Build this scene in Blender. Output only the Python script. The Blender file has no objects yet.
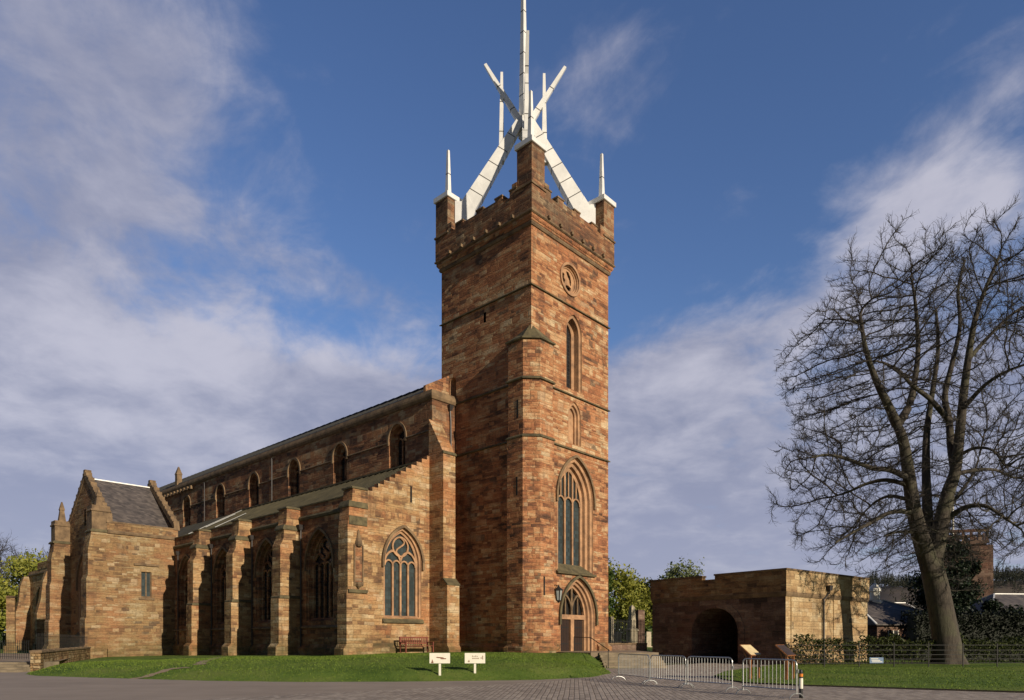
import bpy, bmesh, math, random
import numpy as np
from mathutils import Vector, Matrix
from mathutils.geometry import tessellate_polygon
from mathutils.kdtree import KDTree

random.seed(7)
rng = np.random.default_rng(11)
SC = bpy.context.scene
COL = SC.collection
R = math.radians

# ------------------------------------------------------------------ camera
EYE = 1.65
cam_d = bpy.data.cameras.new('camera')
cam = bpy.data.objects.new('camera', cam_d)
COL.objects.link(cam)
cam.location = (0, 0, EYE)
cam.rotation_euler = (R(90), 0, 0)
cam_d.sensor_width = 36.0
cam_d.lens = 690.0 / 1024.0 * 36.0
cam_d.shift_y = 290.0 / 1024.0
cam_d.clip_start = 0.1
cam_d.clip_end = 9000
SC.camera = cam

# church axes: U runs along the nave (away, to the left), V along the west front
U = Vector((-.734, .679, 0)).normalized()
V = Vector((.679, .734, 0)).normalized()

# ------------------------------------------------------------------ sun
SUN_EL, SUN_TH = R(20), R(4.2)
sh = -U * math.cos(SUN_TH) - V * math.sin(SUN_TH)
to_sun = Vector((sh.x * math.cos(SUN_EL), sh.y * math.cos(SUN_EL), math.sin(SUN_EL)))
sun_d = bpy.data.lights.new('sun', 'SUN')
sun_d.energy = 5.0
sun_d.angle = R(0.5)
sun_d.color = (1.0, .86, .665)
sun = bpy.data.objects.new('sun', sun_d)
COL.objects.link(sun)
sun.rotation_euler = to_sun.to_track_quat('Z', 'Y').to_euler()
sun.location = (30, -40, 40)

# ------------------------------------------------------------------ world
class NT:
    """tiny helper for building node trees"""
    def __init__(s, tree):
        s.t = tree; s.n = tree.nodes; s.l = tree.links
    def put(s, sock, val):
        if hasattr(val, 'node'): s.l.new(val, sock)
        else: sock.default_value = val
    def m(s, op, a, b=None, c=None, clamp=False):
        n = s.n.new('ShaderNodeMath'); n.operation = op; n.use_clamp = clamp
        s.put(n.inputs[0], a)
        if b is not None: s.put(n.inputs[1], b)
        if c is not None: s.put(n.inputs[2], c)
        return n.outputs[0]
    def vec(s, x, y, z):
        n = s.n.new('ShaderNodeCombineXYZ')
        for i, q in enumerate((x, y, z)): s.put(n.inputs[i], q)
        return n.outputs[0]
    def sep(s, v):
        n = s.n.new('ShaderNodeSeparateXYZ'); s.l.new(v, n.inputs[0]); return n.outputs
    def noise(s, v, scale, detail=4, rough=.55, dist=0.0, dim='3D', col=False):
        n = s.n.new('ShaderNodeTexNoise'); n.noise_dimensions = dim
        if dim == '1D': s.put(n.inputs['W'], v)
        elif v is not None: s.l.new(v, n.inputs['Vector'])
        n.inputs['Scale'].default_value = scale; n.inputs['Detail'].default_value = detail
        n.inputs['Roughness'].default_value = rough; n.inputs['Distortion'].default_value = dist
        return n.outputs['Color' if col else 'Fac']
    def white(s, v, dim='2D', col=False):
        n = s.n.new('ShaderNodeTexWhiteNoise'); n.noise_dimensions = dim
        if dim == '1D': s.put(n.inputs['W'], v)
        else: s.l.new(v, n.inputs['Vector'])
        return n.outputs['Color' if col else 'Value']
    def ramp(s, f, stops, interp='LINEAR'):
        n = s.n.new('ShaderNodeValToRGB'); n.color_ramp.interpolation = interp
        e = n.color_ramp.elements
        while len(e) < len(stops): e.new(.5)
        for i, (p, c) in enumerate(stops):
            e[i].position = p
            if not hasattr(c, '__len__'): c = (c, c, c)
            e[i].color = (*c[:3], 1)
        s.put(n.inputs[0], f); return n.outputs[0]
    def mix(s, f, a, b, mode='MIX'):
        n = s.n.new('ShaderNodeMix'); n.data_type = 'RGBA'; n.blend_type = mode
        s.put(n.inputs[0], f)
        for i, q in ((6, a), (7, b)):
            if not hasattr(q, 'node') and len(q) == 3: q = (*q, 1)
            s.put(n.inputs[i], q)
        return n.outputs[2]
    def smooth(s, v, lo, hi):
        n = s.n.new('ShaderNodeMapRange'); n.interpolation_type = 'SMOOTHSTEP'
        s.put(n.inputs[0], v); n.inputs[1].default_value = lo; n.inputs[2].default_value = hi
        return n.outputs[0]

world = bpy.data.worlds.new('World')
SC.world = world
world.use_nodes = True
T = NT(world.node_tree)
T.n.clear()
SKY_S = .075
sky = T.n.new('ShaderNodeTexSky'); sky.sky_type = 'NISHITA'
sky.sun_disc = False
sky.sun_elevation = SUN_EL
sky.sun_rotation = math.atan2(to_sun.x, to_sun.y)
sky.air_density = 1.0; sky.dust_density = .4; sky.ozone_density = 2.5
hs = T.n.new('ShaderNodeHueSaturation')
hs.inputs['Hue'].default_value = .512; hs.inputs['Saturation'].default_value = 1.12; hs.inputs['Value'].default_value = 1.78
T.l.new(sky.outputs[0], hs.inputs['Color'])
tc = T.n.new('ShaderNodeTexCoord')
dx, dy, dz = T.sep(tc.outputs['Generated'])
az = T.m('ARCTAN2', dx, dy)
el = T.m('ARCSINE', dz)
def sky_pos(px, py):
    a = math.atan((px - 512) / 690.0)
    return a, math.atan((640 - py) / 690.0 * math.cos(a))
def blob(px, py, wx, wy, rot=0.0):
    a0, e0 = sky_pos(px, py)
    a1, e1 = wx / 690.0, wy / 690.0
    u_ = T.m('SUBTRACT', az, a0); v_ = T.m('SUBTRACT', el, e0)
    c, s_ = math.cos(rot), math.sin(rot)
    p = T.m('ADD', T.m('MULTIPLY', u_, c / a1), T.m('MULTIPLY', v_, s_ / a1))
    q = T.m('ADD', T.m('MULTIPLY', u_, -s_ / e1), T.m('MULTIPLY', v_, c / e1))
    r2 = T.m('ADD', T.m('MULTIPLY', p, p), T.m('MULTIPLY', q, q))
    return T.m('EXPONENT', T.m('MULTIPLY', r2, -1.0))
def total(items):
    acc = None
    for amp, b in items:
        t = T.m('MULTIPLY', b, amp)
        acc = t if acc is None else T.m('ADD', acc, t)
    return acc
# cloud plane coordinates (a layer overhead, flattening to the horizon)
inv = T.m('DIVIDE', 1.0, T.m('ADD', dz, .22))
pl = T.vec(T.m('MULTIPLY', dx, inv), T.m('MULTIPLY', dy, inv), 0.0)
big = T.noise(pl, 1.5, 4, .55, .2)
puff = T.noise(T.vec(T.m('MULTIPLY', dx, inv), T.m('MULTIPLY', dy, inv), 1.3), 5.2, 9, .58, .25)
wisp = T.noise(T.vec(T.m('ADD', T.m('MULTIPLY', dx, inv), T.m('MULTIPLY', T.m('MULTIPLY', dy, inv), .35)), T.m('MULTIPLY', T.m('MULTIPLY', dy, inv), .6), 3.7), 8.0, 10, .64, .7)
form = T.m('ADD', T.m('ADD', T.m('MULTIPLY', T.m('SUBTRACT', big, .5), 1.3), T.m('MULTIPLY', T.m('SUBTRACT', puff, .5), 2.3)), T.m('MULTIPLY', T.m('SUBTRACT', wisp, .5), 1.3))
cover = total([
    (.80, blob(90, 400, 330, 85, .06)), (.50, blob(330, 395, 140, 34, .10)), (.62, blob(40, 40, 150, 120)),
    (.36, blob(160, 120, 60, 70, -.7)), (.30, blob(300, 262, 150, 20, -.2)), (.20, blob(60, 230, 120, 60)),
    (.42, blob(880, 215, 60, 40, .5)), (.62, blob(990, 195, 70, 24)), (.30, blob(1000, 90, 110, 40, .6)),
    (.50, blob(760, 330, 130, 34, .2)), (.66, blob(780, 520, 420, 120)), (.90, blob(200, 540, 460, 110)),
    (.14, blob(610, 95, 80, 40)), (.42, blob(660, 400, 110, 60)), (.22, blob(1000, 330, 160, 50)), (.30, blob(1150, 420, 200, 200)), (.3, blob(-200, 300, 160, 260)),
])
dens = T.smooth(T.m('ADD', cover, T.m('MULTIPLY', form, .50)), .14, .78)
# lit tops and dull bases
lum = T.m('ADD', T.m('ADD', T.m('MULTIPLY', T.m('SUBTRACT', T.noise(pl, 2.6, 6, .6, .2), .5), 1.2), T.m('MULTIPLY', T.m('SUBTRACT', puff, .5), 1.8)), total([
    (.80, blob(240, 355, 230, 40, .10)), (.55, blob(100, 430, 170, 30)), (.75, blob(970, 190, 130, 40)), (.5, blob(760, 330, 170, 50)),
    (.15, blob(60, 50, 200, 150)), (.30, blob(640, 450, 240, 60)), (.2, blob(300, 255, 150, 40, -.28))]))
lumf = T.smooth(lum, -.2, 1.0)
ccol = T.mix(lumf, (.27, .29, .41), (.55, .545, .64))
ccol = T.mix(T.smooth(el, .30, .08), ccol, T.mix(lumf, (.33, .345, .48), (.50, .50, .60)))
n_s = T.n.new('ShaderNodeVectorMath'); n_s.operation = 'SCALE'
T.l.new(ccol, n_s.inputs[0]); n_s.inputs[3].default_value = 1.0 / SKY_S
# unseen sky behind the viewer, dimmed to cut fill light on the north walls
n_b = T.n.new('ShaderNodeVectorMath'); n_b.operation = 'SCALE'
T.l.new(hs.outputs[0], n_b.inputs[0]); T.put(n_b.inputs[3], T.m('ADD', .28, T.m('MULTIPLY', T.smooth(dy, -.15, .5), .72)))
skycol = T.mix(T.m('MULTIPLY', T.m('MULTIPLY', dens, .93), T.smooth(dy, -.1, .35)), n_b.outputs[0], n_s.outputs[0])
bg = T.n.new('ShaderNodeBackground'); bg.inputs[1].default_value = SKY_S
T.l.new(skycol, bg.inputs[0])
wo = T.n.new('ShaderNodeOutputWorld'); T.l.new(bg.outputs[0], wo.inputs[0])

SC.view_settings.view_transform = 'Standard'
SC.view_settings.look = 'None'
SC.view_settings.exposure = 0.0
SC.view_settings.gamma = 1.0
SC.view_settings.use_curve_mapping = False

# ------------------------------------------------------------------ scene helpers
def tag(o, label=None, cat=None, group=None, kind=None):
    if label: o['label'] = label
    if cat: o['category'] = cat
    if group: o['group'] = group
    if kind: o['kind'] = kind
    return o
def empty(name, label, cat, loc=(0, 0, 0), rotz=0.0, group=None):
    o = bpy.data.objects.new(name, None); COL.objects.link(o)
    o.empty_display_size = .3
    o.location = loc; o.rotation_euler = (0, 0, rotz)
    return tag(o, label, cat, group)
def copy_tree(o, parent=None):
    c = o.copy(); COL.objects.link(c)
    if parent: c.parent = parent
    for ch in list(o.children): copy_tree(ch, c)
    return c

class MB:
    """collects faces, links them as one mesh object"""
    def __init__(s): s.v = []; s.f = []
    def add(s, verts, faces):
        k = len(s.v); s.v += [tuple(q) for q in verts]; s.f += [tuple(i + k for i in f) for f in faces]
        return s
    def box(s, x0, x1, y0, y1, z0, z1):
        return s.add([(x0,y0,z0),(x1,y0,z0),(x1,y1,z0),(x0,y1,z0),(x0,y0,z1),(x1,y0,z1),(x1,y1,z1),(x0,y1,z1)],
                     [(0,3,2,1),(4,5,6,7),(0,1,5,4),(1,2,6,5),(2,3,7,6),(3,0,4,7)])
    def hull(s, A, B, caps=True):
        """loft ring A to ring B"""
        n = len(A)
        f = [(i, (i+1) % n, n + (i+1) % n, n + i) for i in range(n)]
        if caps: f += [tuple(range(n))[::-1], tuple(range(n, 2*n))]
        return s.add(list(A) + list(B), f)
    def rings(s, L, closed=True, caps=True):
        n = len(L[0]); v = [p for r in L for p in r]; f = []
        for k in range(len(L) - 1):
            for i in range(n if closed else n - 1):
                j = (i + 1) % n
                f.append((k*n+i, k*n+j, (k+1)*n+j, (k+1)*n+i))
        if caps and closed: f += [tuple(range(n))[::-1], tuple(range((len(L)-1)*n, len(L)*n))]
        return s.add(v, f)
    def bar(s, p, q, w, h=None, up=(0, 0, 1)):
        """rectangular bar from p to q"""
        p, q = Vector(p), Vector(q); d = (q - p).normalized(); up = Vector(up)
        if abs(d.dot(up)) > .98: up = Vector((0, 1, 0))
        a = d.cross(up).normalized() * (w / 2); b = a.cross(d).normalized() * ((h or w) / 2)
        return s.hull([p-a-b, p+a-b, p+a+b, p-a+b], [q-a-b, q+a-b, q+a+b, q-a+b])
    def tube(s, pts, rad, n=8, caps=True):
        pts = [Vector(p) for p in pts]
        if not hasattr(rad, '__len__'): rad = [rad] * len(pts)
        L = []; ref = Vector((.13, .21, .97))
        for i, p in enumerate(pts):
            d = (pts[min(i+1, len(pts)-1)] - pts[max(i-1, 0)]).normalized()
            if abs(d.dot(ref)) > .95: ref = Vector((1, .1, .05))
            a = d.cross(ref).normalized(); b = d.cross(a)
            L.append([p + (a*math.cos(t) + b*math.sin(t)) * rad[i] for t in [2*math.pi*k/n for k in range(n)]])
        return s.rings(L, True, caps)
    def lathe(s, c, prof, n=12):
        c = Vector(c)
        L = [[c + Vector((r*math.cos(t), r*math.sin(t), z)) for t in [2*math.pi*k/n for k in range(n)]] for r, z in prof]
        return s.rings(L)
    def pieces(s, name, mat, parent=None):
        """one object for every separate piece collected"""
        root = list(range(len(s.v)))
        def find(i):
            while root[i] != i: root[i] = root[root[i]]; i = root[i]
            return i
        for f in s.f:
            for i in f[1:]: root[find(i)] = find(f[0])
        groups = {}
        for f in s.f: groups.setdefault(find(f[0]), []).append(f)
        out = []
        for fs in groups.values():
            ids = sorted({i for f in fs for i in f}); mp = {k: i for i, k in enumerate(ids)}
            m_ = MB(); m_.v = [s.v[k] for k in ids]; m_.f = [tuple(mp[i] for i in f) for f in fs]
            out.append(m_.obj(name, mat, parent))
        return out
    def obj(s, name, mat, parent=None, smooth=False, fix=True):
        me = bpy.data.meshes.new(name)
        me.from_pydata(s.v, [], s.f)
        if fix:
            bm = bmesh.new(); bm.from_mesh(me)
            bmesh.ops.recalc_face_normals(bm, faces=bm.faces)
            bm.to_mesh(me); bm.free()
        if smooth:
            me.polygons.foreach_set('use_smooth', [True] * len(me.polygons))
        me.update()
        o = bpy.data.objects.new(name, me); COL.objects.link(o)
        if mat: me.materials.append(mat)
        if parent: o.parent = parent
        return o
# ------------------------------------------------------------------ materials
def new_mat(name):
    m = bpy.data.materials.new(name); m.use_nodes = True
    t = NT(m.node_tree); t.n.clear()
    b = t.n.new('ShaderNodeBsdfPrincipled'); o = t.n.new('ShaderNodeOutputMaterial')
    t.l.new(b.outputs[0], o.inputs[0])
    return m, t, b
def bump(t, b, h, strength, dist):
    n = t.n.new('ShaderNodeBump'); n.inputs['Strength'].default_value = strength
    n.inputs['Distance'].default_value = dist
    t.l.new(h, n.inputs['Height']); t.l.new(n.outputs[0], b.inputs['Normal'])
def plain(name, col, rough=.6, metal=0.0, var=.25, scale=3.0, bs=.15, col2=None):
    """a plain finish with mottling and a little relief"""
    m, t, b = new_mat(name)
    tc = t.n.new('ShaderNodeTexCoord')
    n = t.noise(tc.outputs['Object'], scale, 6, .65)
    lo = col2 or tuple(c * (1 - var) for c in col); hi = tuple(min(1, c * (1 + var * .6)) for c in col)
    t.l.new(t.ramp(n, [(.3, lo), (.7, hi)]), b.inputs['Base Color'])
    b.inputs['Roughness'].default_value = rough; b.inputs['Metallic'].default_value = metal
    if bs: bump(t, b, t.noise(tc.outputs['Object'], scale * 6, 5, .6), bs, .02)
    return m
def stone(name, stops, row=.25, length=.62, stain=.55, stain_col=(.042, .033, .028), green=0.0, zones=None, seed=0.0, relief=.6, soft=.52, pale_amt=.6, dirt=0.0, mortar=(.24,.17,.105)):
    """coursed sandstone: every block its own shade, weathering in streaks and patches"""
    m, t, b = new_mat(name)
    tc = t.n.new('ShaderNodeTexCoord'); P = tc.outputs['Object']
    x, y, z = t.sep(P)
    h = t.m('ADD', t.m('SUBTRACT', x, y), seed)
    rag = t.noise(P, 5.5, 3, .6)
    wob = t.m('ADD', t.m('MULTIPLY', t.m('SUBTRACT', t.noise(P, .7, 2, .5), .5), .12), t.m('MULTIPLY', t.m('SUBTRACT', rag, .5), .05))
    zz = t.m('ADD', t.m('DIVIDE', t.m('ADD', z, wob), row), t.m('MULTIPLY', t.noise(z, .8, 3, .6, dim='1D'), 5.0))
    rowi = t.m('FLOOR', zz); fz = t.m('FRACT', zz)
    r1 = t.white(t.m('ADD', rowi, seed), '1D')
    hh = t.m('ADD', t.m('DIVIDE', t.m('ADD', h, t.m('MULTIPLY', t.m('SUBTRACT', rag, .5), .08)), t.m('ADD', length * .55, t.m('MULTIPLY', r1, length * 1.0))), t.m('MULTIPLY', r1, 37.3))
    hh = t.m('ADD', hh, t.m('MULTIPLY', t.noise(t.vec(h, t.m('MULTIPLY', rowi, 7.7), 0.0), 1.3, 2, .5), 1.6))
    ci = t.m('FLOOR', hh); fh = t.m('FRACT', hh)
    cell = t.vec(ci, rowi, seed)
    val = t.white(cell, '3D'); c3 = t.white(cell, '3D', True)
    _, rnd2, rnd3 = t.sep(c3)
    # beds of stone drift in colour, long and flat
    bed = t.noise(t.vec(t.m('MULTIPLY', h, .45), t.m('MULTIPLY', z, 1.7), seed), .75, 6, .68)
    zone = t.noise(P, .15, 4, .6)
    pick = t.m('ADD', t.m('ADD', t.m('MULTIPLY', val, soft), t.m('MULTIPLY', t.m('SUBTRACT', bed, .5), 1.9)), t.m('ADD', t.m('MULTIPLY', t.m('SUBTRACT', zone, .5), .95), .5 - soft * .5), clamp=True)
    col = t.ramp(pick, stops)
    if zones:
        col = t.mix(t.smooth(t.noise(t.vec(x, y, t.m('MULTIPLY', z, 1.4)), .21, 6, .66), .46, .64), col, t.mix(.62, col, zones))
    pale = t.smooth(t.m('ADD', rnd2, t.m('MULTIPLY', t.m('SUBTRACT', zone, .5), .25)), .92, .99)
    col = t.mix(t.m('MULTIPLY', pale, pale_amt), col, (.47, .37, .24))
    dark = t.smooth(t.m('ADD', rnd3, t.m('MULTIPLY', t.m('SUBTRACT', t.noise(P, .40, 5, .68), .5), 1.5)), .93, 1.07)
    col = t.mix(t.m('MULTIPLY', dark, .72), col, (.085, .060, .047))
    # grain within a block, elongated along its bed
    grain = t.noise(t.vec(h, t.m('MULTIPLY', z, 3.4), val), 4.2, 8, .74)
    col = t.mix(.85, col, t.ramp(grain, [(.22, .38), (.5, 1.0), (.80, 1.45)]), 'MULTIPLY')
    # soot streaks and patches
    st = t.smooth(t.noise(t.vec(h, t.m('MULTIPLY', z, .28), 4.0 + seed), .85, 8, .70), .50, .78)
    col = t.mix(t.m('MULTIPLY', st, stain), col, stain_col)
    blot = t.smooth(t.noise(P, .55, 8, .72, .4), .56, .72)
    col = t.mix(t.m('MULTIPLY', blot, stain * .6), col, (.10, .066, .044))
    run = t.m('MULTIPLY', t.smooth(t.noise(t.vec(t.m('MULTIPLY', h, 2.6), t.m('MULTIPLY', z, .22), 9.0 + seed), 1.0, 6, .62), .54, .74), t.smooth(t.noise(P, .3, 4, .6), .42, .62))
    col = t.mix(t.m('MULTIPLY', run, stain * .8), col, stain_col)
    if dirt:
        col = t.mix(t.m('MULTIPLY', t.smooth(t.noise(P, .9, 6, .7), .25, .6), dirt), col, (.075, .052, .040))
    fleck = t.noise(P, 9.0, 4, .7)
    col = t.mix(.5, col, t.ramp(fleck, [(.30, .55), (.5, 1.0), (.72, 1.3)]), 'MULTIPLY')
    if green:
        g = t.m('MULTIPLY', t.smooth(z, 2.4, .7), t.smooth(t.noise(P, .8, 5, .65), .3, .62))
        col = t.mix(t.m('MULTIPLY', g, green), col, (.075, .078, .032))
    ez = t.m('MULTIPLY', t.m('MINIMUM', fz, t.m('SUBTRACT', 1.0, fz)), row)
    eh = t.m('MULTIPLY', t.m('MINIMUM', fh, t.m('SUBTRACT', 1.0, fh)), length)
    edge = t.m('ADD', t.m('MINIMUM', ez, eh), t.m('MULTIPLY', t.m('SUBTRACT', rag, .5), .03))
    joint = t.smooth(edge, .026, .002)
    col = t.mix(t.m('MULTIPLY', joint, .30), col, mortar)
    t.l.new(col, b.inputs['Base Color'])
    b.inputs['Roughness'].default_value = .92
    b.inputs['Specular IOR Level'].default_value = .12
    hgt = t.m('ADD', t.smooth(edge, .0, .04), t.m('ADD', t.m('MULTIPLY', val, 1.0), t.m('MULTIPLY', grain, 1.5)))
    bump(t, b, hgt, relief, .055)
    return m

REDS = [(0, (.075, .045, .034)), (.2, (.175, .082, .050)), (.4, (.35, .152, .074)), (.6, (.45, .232, .116)), (.78, (.50, .325, .182)), (.95, (.60, .45, .28))]
TANS = [(0, (.10, .062, .042)), (.22, (.215, .122, .066)), (.48, (.38, .235, .115)), (.72, (.44, .305, .165)), (.95, (.54, .42, .265))]
GREY = [(0, (.06, .043, .036)), (.3, (.13, .083, .065)), (.6, (.195, .128, .098)), (.9, (.27, .20, .15))]
GOLD = [(0, (.19, .12, .068)), (.3, (.37, .245, .13)), (.6, (.47, .335, .185)), (.9, (.54, .43, .27))]
OLIVE = [(0, (.08, .054, .036)), (.22, (.175, .108, .060)), (.48, (.285, .178, .088)), (.72, (.31, .222, .118)), (.95, (.38, .30, .185))]
M = {}
M['tower'] = stone('tower_sandstone', REDS, .19, .58, .78, green=.6, zones=(.42, .172, .084))
M['parapet'] = stone('sooty_parapet_sandstone', REDS, .20, .58, .95, zones=(.14, .09, .065), seed=5.0, dirt=.55)
M['nave'] = stone('nave_sandstone', REDS, .21, .58, .7, green=.7, zones=(.15, .075, .042), seed=3.0, dirt=.30)  # redder stone; its darker tone also puts the north walls' shade into the colour
M['aisle'] = stone('aisle_sandstone', TANS, .22, .6, .65, green=.7, zones=(.43, .175, .078), seed=9.0)
M['transept'] = stone('transept_sandstone', OLIVE, .21, .66, .55, green=.5, zones=(.34, .16, .08), seed=14.0)
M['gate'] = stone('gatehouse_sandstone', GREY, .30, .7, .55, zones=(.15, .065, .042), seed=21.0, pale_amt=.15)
M['gate_lit'] = stone('gatehouse_sunlit_sandstone', GOLD, .33, .8, .6, zones=(.36, .235, .125), seed=27.0)  # lit copy of the gatehouse stone, sunlight put into its paler colour
M['rubble'] = stone('rubble_stone', TANS, .15, .28, .5, green=.4, seed=31.0, relief=1.0, soft=.8)
M['trim'] = plain('carved_sandstone', (.41, .235, .125), .9, 0, .5, 1.6, .5, (.19, .112, .068))
M['moss'] = plain('lichened_ledge_stone', (.115, .095, .050), .95, 0, .5, 2.2, .6, (.045, .038, .022))
M['cope'] = plain('weathered_coping_stone', (.20, .135, .075), .95, 0, .5, 1.8, .6, (.075, .05, .032))
M['lead'] = plain('lead_roofing', (.058, .050, .028), .9, 0, .4, .9, .25, (.028, .025, .014))
M['dark_lead'] = plain('dark_lead_roofing', (.020, .021, .022), .8, 0, .4, .8, .2)
M['white_metal'] = plain('pale_anodised_metal', (.82, .82, .80), .45, .2, .16, .9, .06)
M['gap'] = plain('dark_joint', (.05, .045, .04), .8, 0, .1, 3, 0)
M['iron'] = plain('black_iron', (.010, .010, .011), .7, .0, .3, 8, .1)
M['pipe'] = plain('painted_drainpipe', (.045, .04, .04), .5, .2, .3, 4, .1)
M['steel'] = plain('galvanised_steel', (.46, .47, .47), .38, .85, .25, 9, .05)
M['paint'] = plain('white_painted_board', (.80, .77, .66), .55, 0, .1, 5, .05)
M['black_paint'] = plain('black_paint', (.02, .02, .022), .5, 0, .2, 6, .05)
M['amber'] = plain('amber_reflector', (.75, .24, .03), .35, 0, .15, 12, 0)
M['brown_mark'] = plain('brown_print', (.22, .085, .04), .6, 0, .2, 9, 0)
M['grey_mark'] = plain('faded_print', (.36, .27, .20), .6, 0, .2, 9, 0)
M['wood'] = plain('oiled_timber', (.29, .115, .038), .6, 0, .45, 5, .3, (.14, .05, .018))
M['bench'] = plain('bench_timber', (.19, .05, .028), .6, 0, .4, 5, .3)
M['door'] = plain('dark_oak', (.024, .010, .006), .6, 0, .4, 6, .4)
M['panel'] = plain('cream_information_panel', (.72, .58, .32), .4, 0, .18, 2.5, 0)
M['dark_panel'] = plain('brown_information_panel', (.05, .032, .025), .4, 0, .3, 2.5, 0)
M['grave'] = plain('gravestone', (.42, .36, .26), .95, 0, .4, 2, .6)
M['blue'] = plain('blue_notice', (.12, .20, .34), .5, 0, .2, 8, 0)
M['lamp_glass'] = plain('lantern_glass', (.30, .33, .33), .12, 0, .2, 3, 0)
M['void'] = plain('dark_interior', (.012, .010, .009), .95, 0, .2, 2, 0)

def glass(name, tint):
    m, t, b = new_mat(name)
    tc = t.n.new('ShaderNodeTexCoord'); x, y, z = t.sep(tc.outputs['Object'])
    h = t.m('SUBTRACT', x, y)
    q = t.vec(t.m('FLOOR', t.m('DIVIDE', h, .21)), t.m('FLOOR', t.m('DIVIDE', z, .27)), 0.0)
    w = t.white(q, '2D')
    fa = t.m('ABSOLUTE', t.m('SUBTRACT', t.m('FRACT', t.m('DIVIDE', h, .21)), .5))
    fb = t.m('ABSOLUTE', t.m('SUBTRACT', t.m('FRACT', t.m('DIVIDE', z, .27)), .5))
    ld = t.smooth(t.m('MAXIMUM', fa, fb), .43, .47)
    base = t.mix(ld, t.mix(w, tuple(c * .55 for c in tint), tint), (.02, .02, .02))
    t.l.new(base, b.inputs['Base Color'])
    t.l.new(t.m('ADD', .16, t.m('MULTIPLY', ld, .5)), b.inputs['Roughness'])
    bump(t, b, t.m('ADD', t.m('MULTIPLY', w, .5), t.noise(tc.outputs['Object'], 2.5, 3)), .35, .03)
    return m
M['glass'] = glass('leaded_glass', (.055, .075, .080))
M['dim_glass'] = glass('dim_leaded_glass', (.022, .022, .026))

def slates():
    m, t, b = new_mat('roof_slates')
    tc = t.n.new('ShaderNodeTexCoord'); x, y, z = t.sep(tc.outputs['Object'])
    zz = t.m('DIVIDE', z, .16); ri = t.m('FLOOR', zz)
    hh = t.m('ADD', t.m('DIVIDE', t.m('ADD', x, y), .3), t.m('MULTIPLY', t.white(ri, '1D'), 9.0))
    ci = t.m('FLOOR', hh); w = t.white(t.vec(ci, ri, 0.0), '2D')
    col = t.ramp(t.m('ADD', t.m('MULTIPLY', w, .6), t.m('MULTIPLY', t.noise(tc.outputs['Object'], .5, 4), .5)),
                 [(.1, (.040, .036, .036)), (.6, (.092, .078, .074)), (1, (.15, .128, .115))])
    t.l.new(t.mix(t.smooth(t.m('FRACT', zz), .12, .0), col, (.015, .014, .015)), b.inputs['Base Color'])
    b.inputs['Roughness'].default_value = .6
    bump(t, b, t.m('ADD', t.m('FRACT', zz), t.m('MULTIPLY', w, .5)), .5, .03)
    return m
M['slate'] = slates()

def grass_mat(name, a, b_, c):
    m, t, b = new_mat(name)
    tc = t.n.new('ShaderNodeTexCoord'); P = tc.outputs['Object']
    n1 = t.noise(P, .25, 5, .6); n2 = t.noise(P, 2.3, 6, .7); n3 = t.noise(P, 22, 3, .7)
    f = t.m('ADD', t.m('MULTIPLY', t.m('SUBTRACT', n1, .12), .72), t.m('ADD', t.m('MULTIPLY', n2, .34), t.m('MULTIPLY', n3, .18)))
    col = t.ramp(f, [(.36, a), (.52, b_), (.68, c)])
    t.l.new(col, b.inputs['Base Color']); b.inputs['Roughness'].default_value = .9
    b.inputs['Specular IOR Level'].default_value = .1
    bump(t, b, t.m('ADD', n2, n3), .9, .07)
    return m
M['grass'] = grass_mat('lawn_grass', (.062, .112, .020), (.112, .176, .033), (.185, .222, .056))
M['field'] = grass_mat('rough_ground', (.05, .05, .02), (.07, .075, .03), (.10, .09, .05))

def setts():
    m, t, b = new_mat('granite_setts')
    tc = t.n.new('ShaderNodeTexCoord'); x, y, z = t.sep(tc.outputs['Object'])
    # courses of setts running away along y (object is turned), joints nearly continuous
    wob = t.m('MULTIPLY', t.noise(t.vec(x, y, 0.0), .8, 2), .05)
    cx_ = t.m('DIVIDE', t.m('ADD', x, wob), .155); ci = t.m('FLOOR', cx_); fx = t.m('FRACT', cx_)
    cy_ = t.m('ADD', t.m('DIVIDE', y, .32), t.m('MULTIPLY', t.white(ci, '1D'), 5.0)); ri = t.m('FLOOR', cy_); fy = t.m('FRACT', cy_)
    w = t.white(t.vec(ci, ri, 0.0), '2D')
    e = t.m('MINIMUM', t.m('MULTIPLY', t.m('MINIMUM', fx, t.m('SUBTRACT', 1.0, fx)), .155),
            t.m('MULTIPLY', t.m('MINIMUM', fy, t.m('SUBTRACT', 1.0, fy)), .32))
    j = t.smooth(e, .020, .003)
    n = t.noise(tc.outputs['Object'], .35, 7, .70, .3)
    f = t.m('ADD', t.m('MULTIPLY', w, .50), t.m('MULTIPLY', t.m('SUBTRACT', n, .18), .85))
    col = t.ramp(f, [(.2, (.22, .182, .152)), (.55, (.34, .285, .24)), (.9, (.47, .40, .335))])
    col = t.mix(t.m('MULTIPLY', j, .6), col, (.10, .075, .057))
    t.l.new(col, b.inputs['Base Color']); b.inputs['Roughness'].default_value = .75
    bump(t, b, t.m('ADD', t.m('MULTIPLY', t.m('SUBTRACT', 1.0, j), 1.0), t.m('ADD', t.m('MULTIPLY', w, .35), t.m('MULTIPLY', t.noise(tc.outputs['Object'], 9, 4), .3))), .8, .04)
    return m
M['setts'] = setts()
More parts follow.
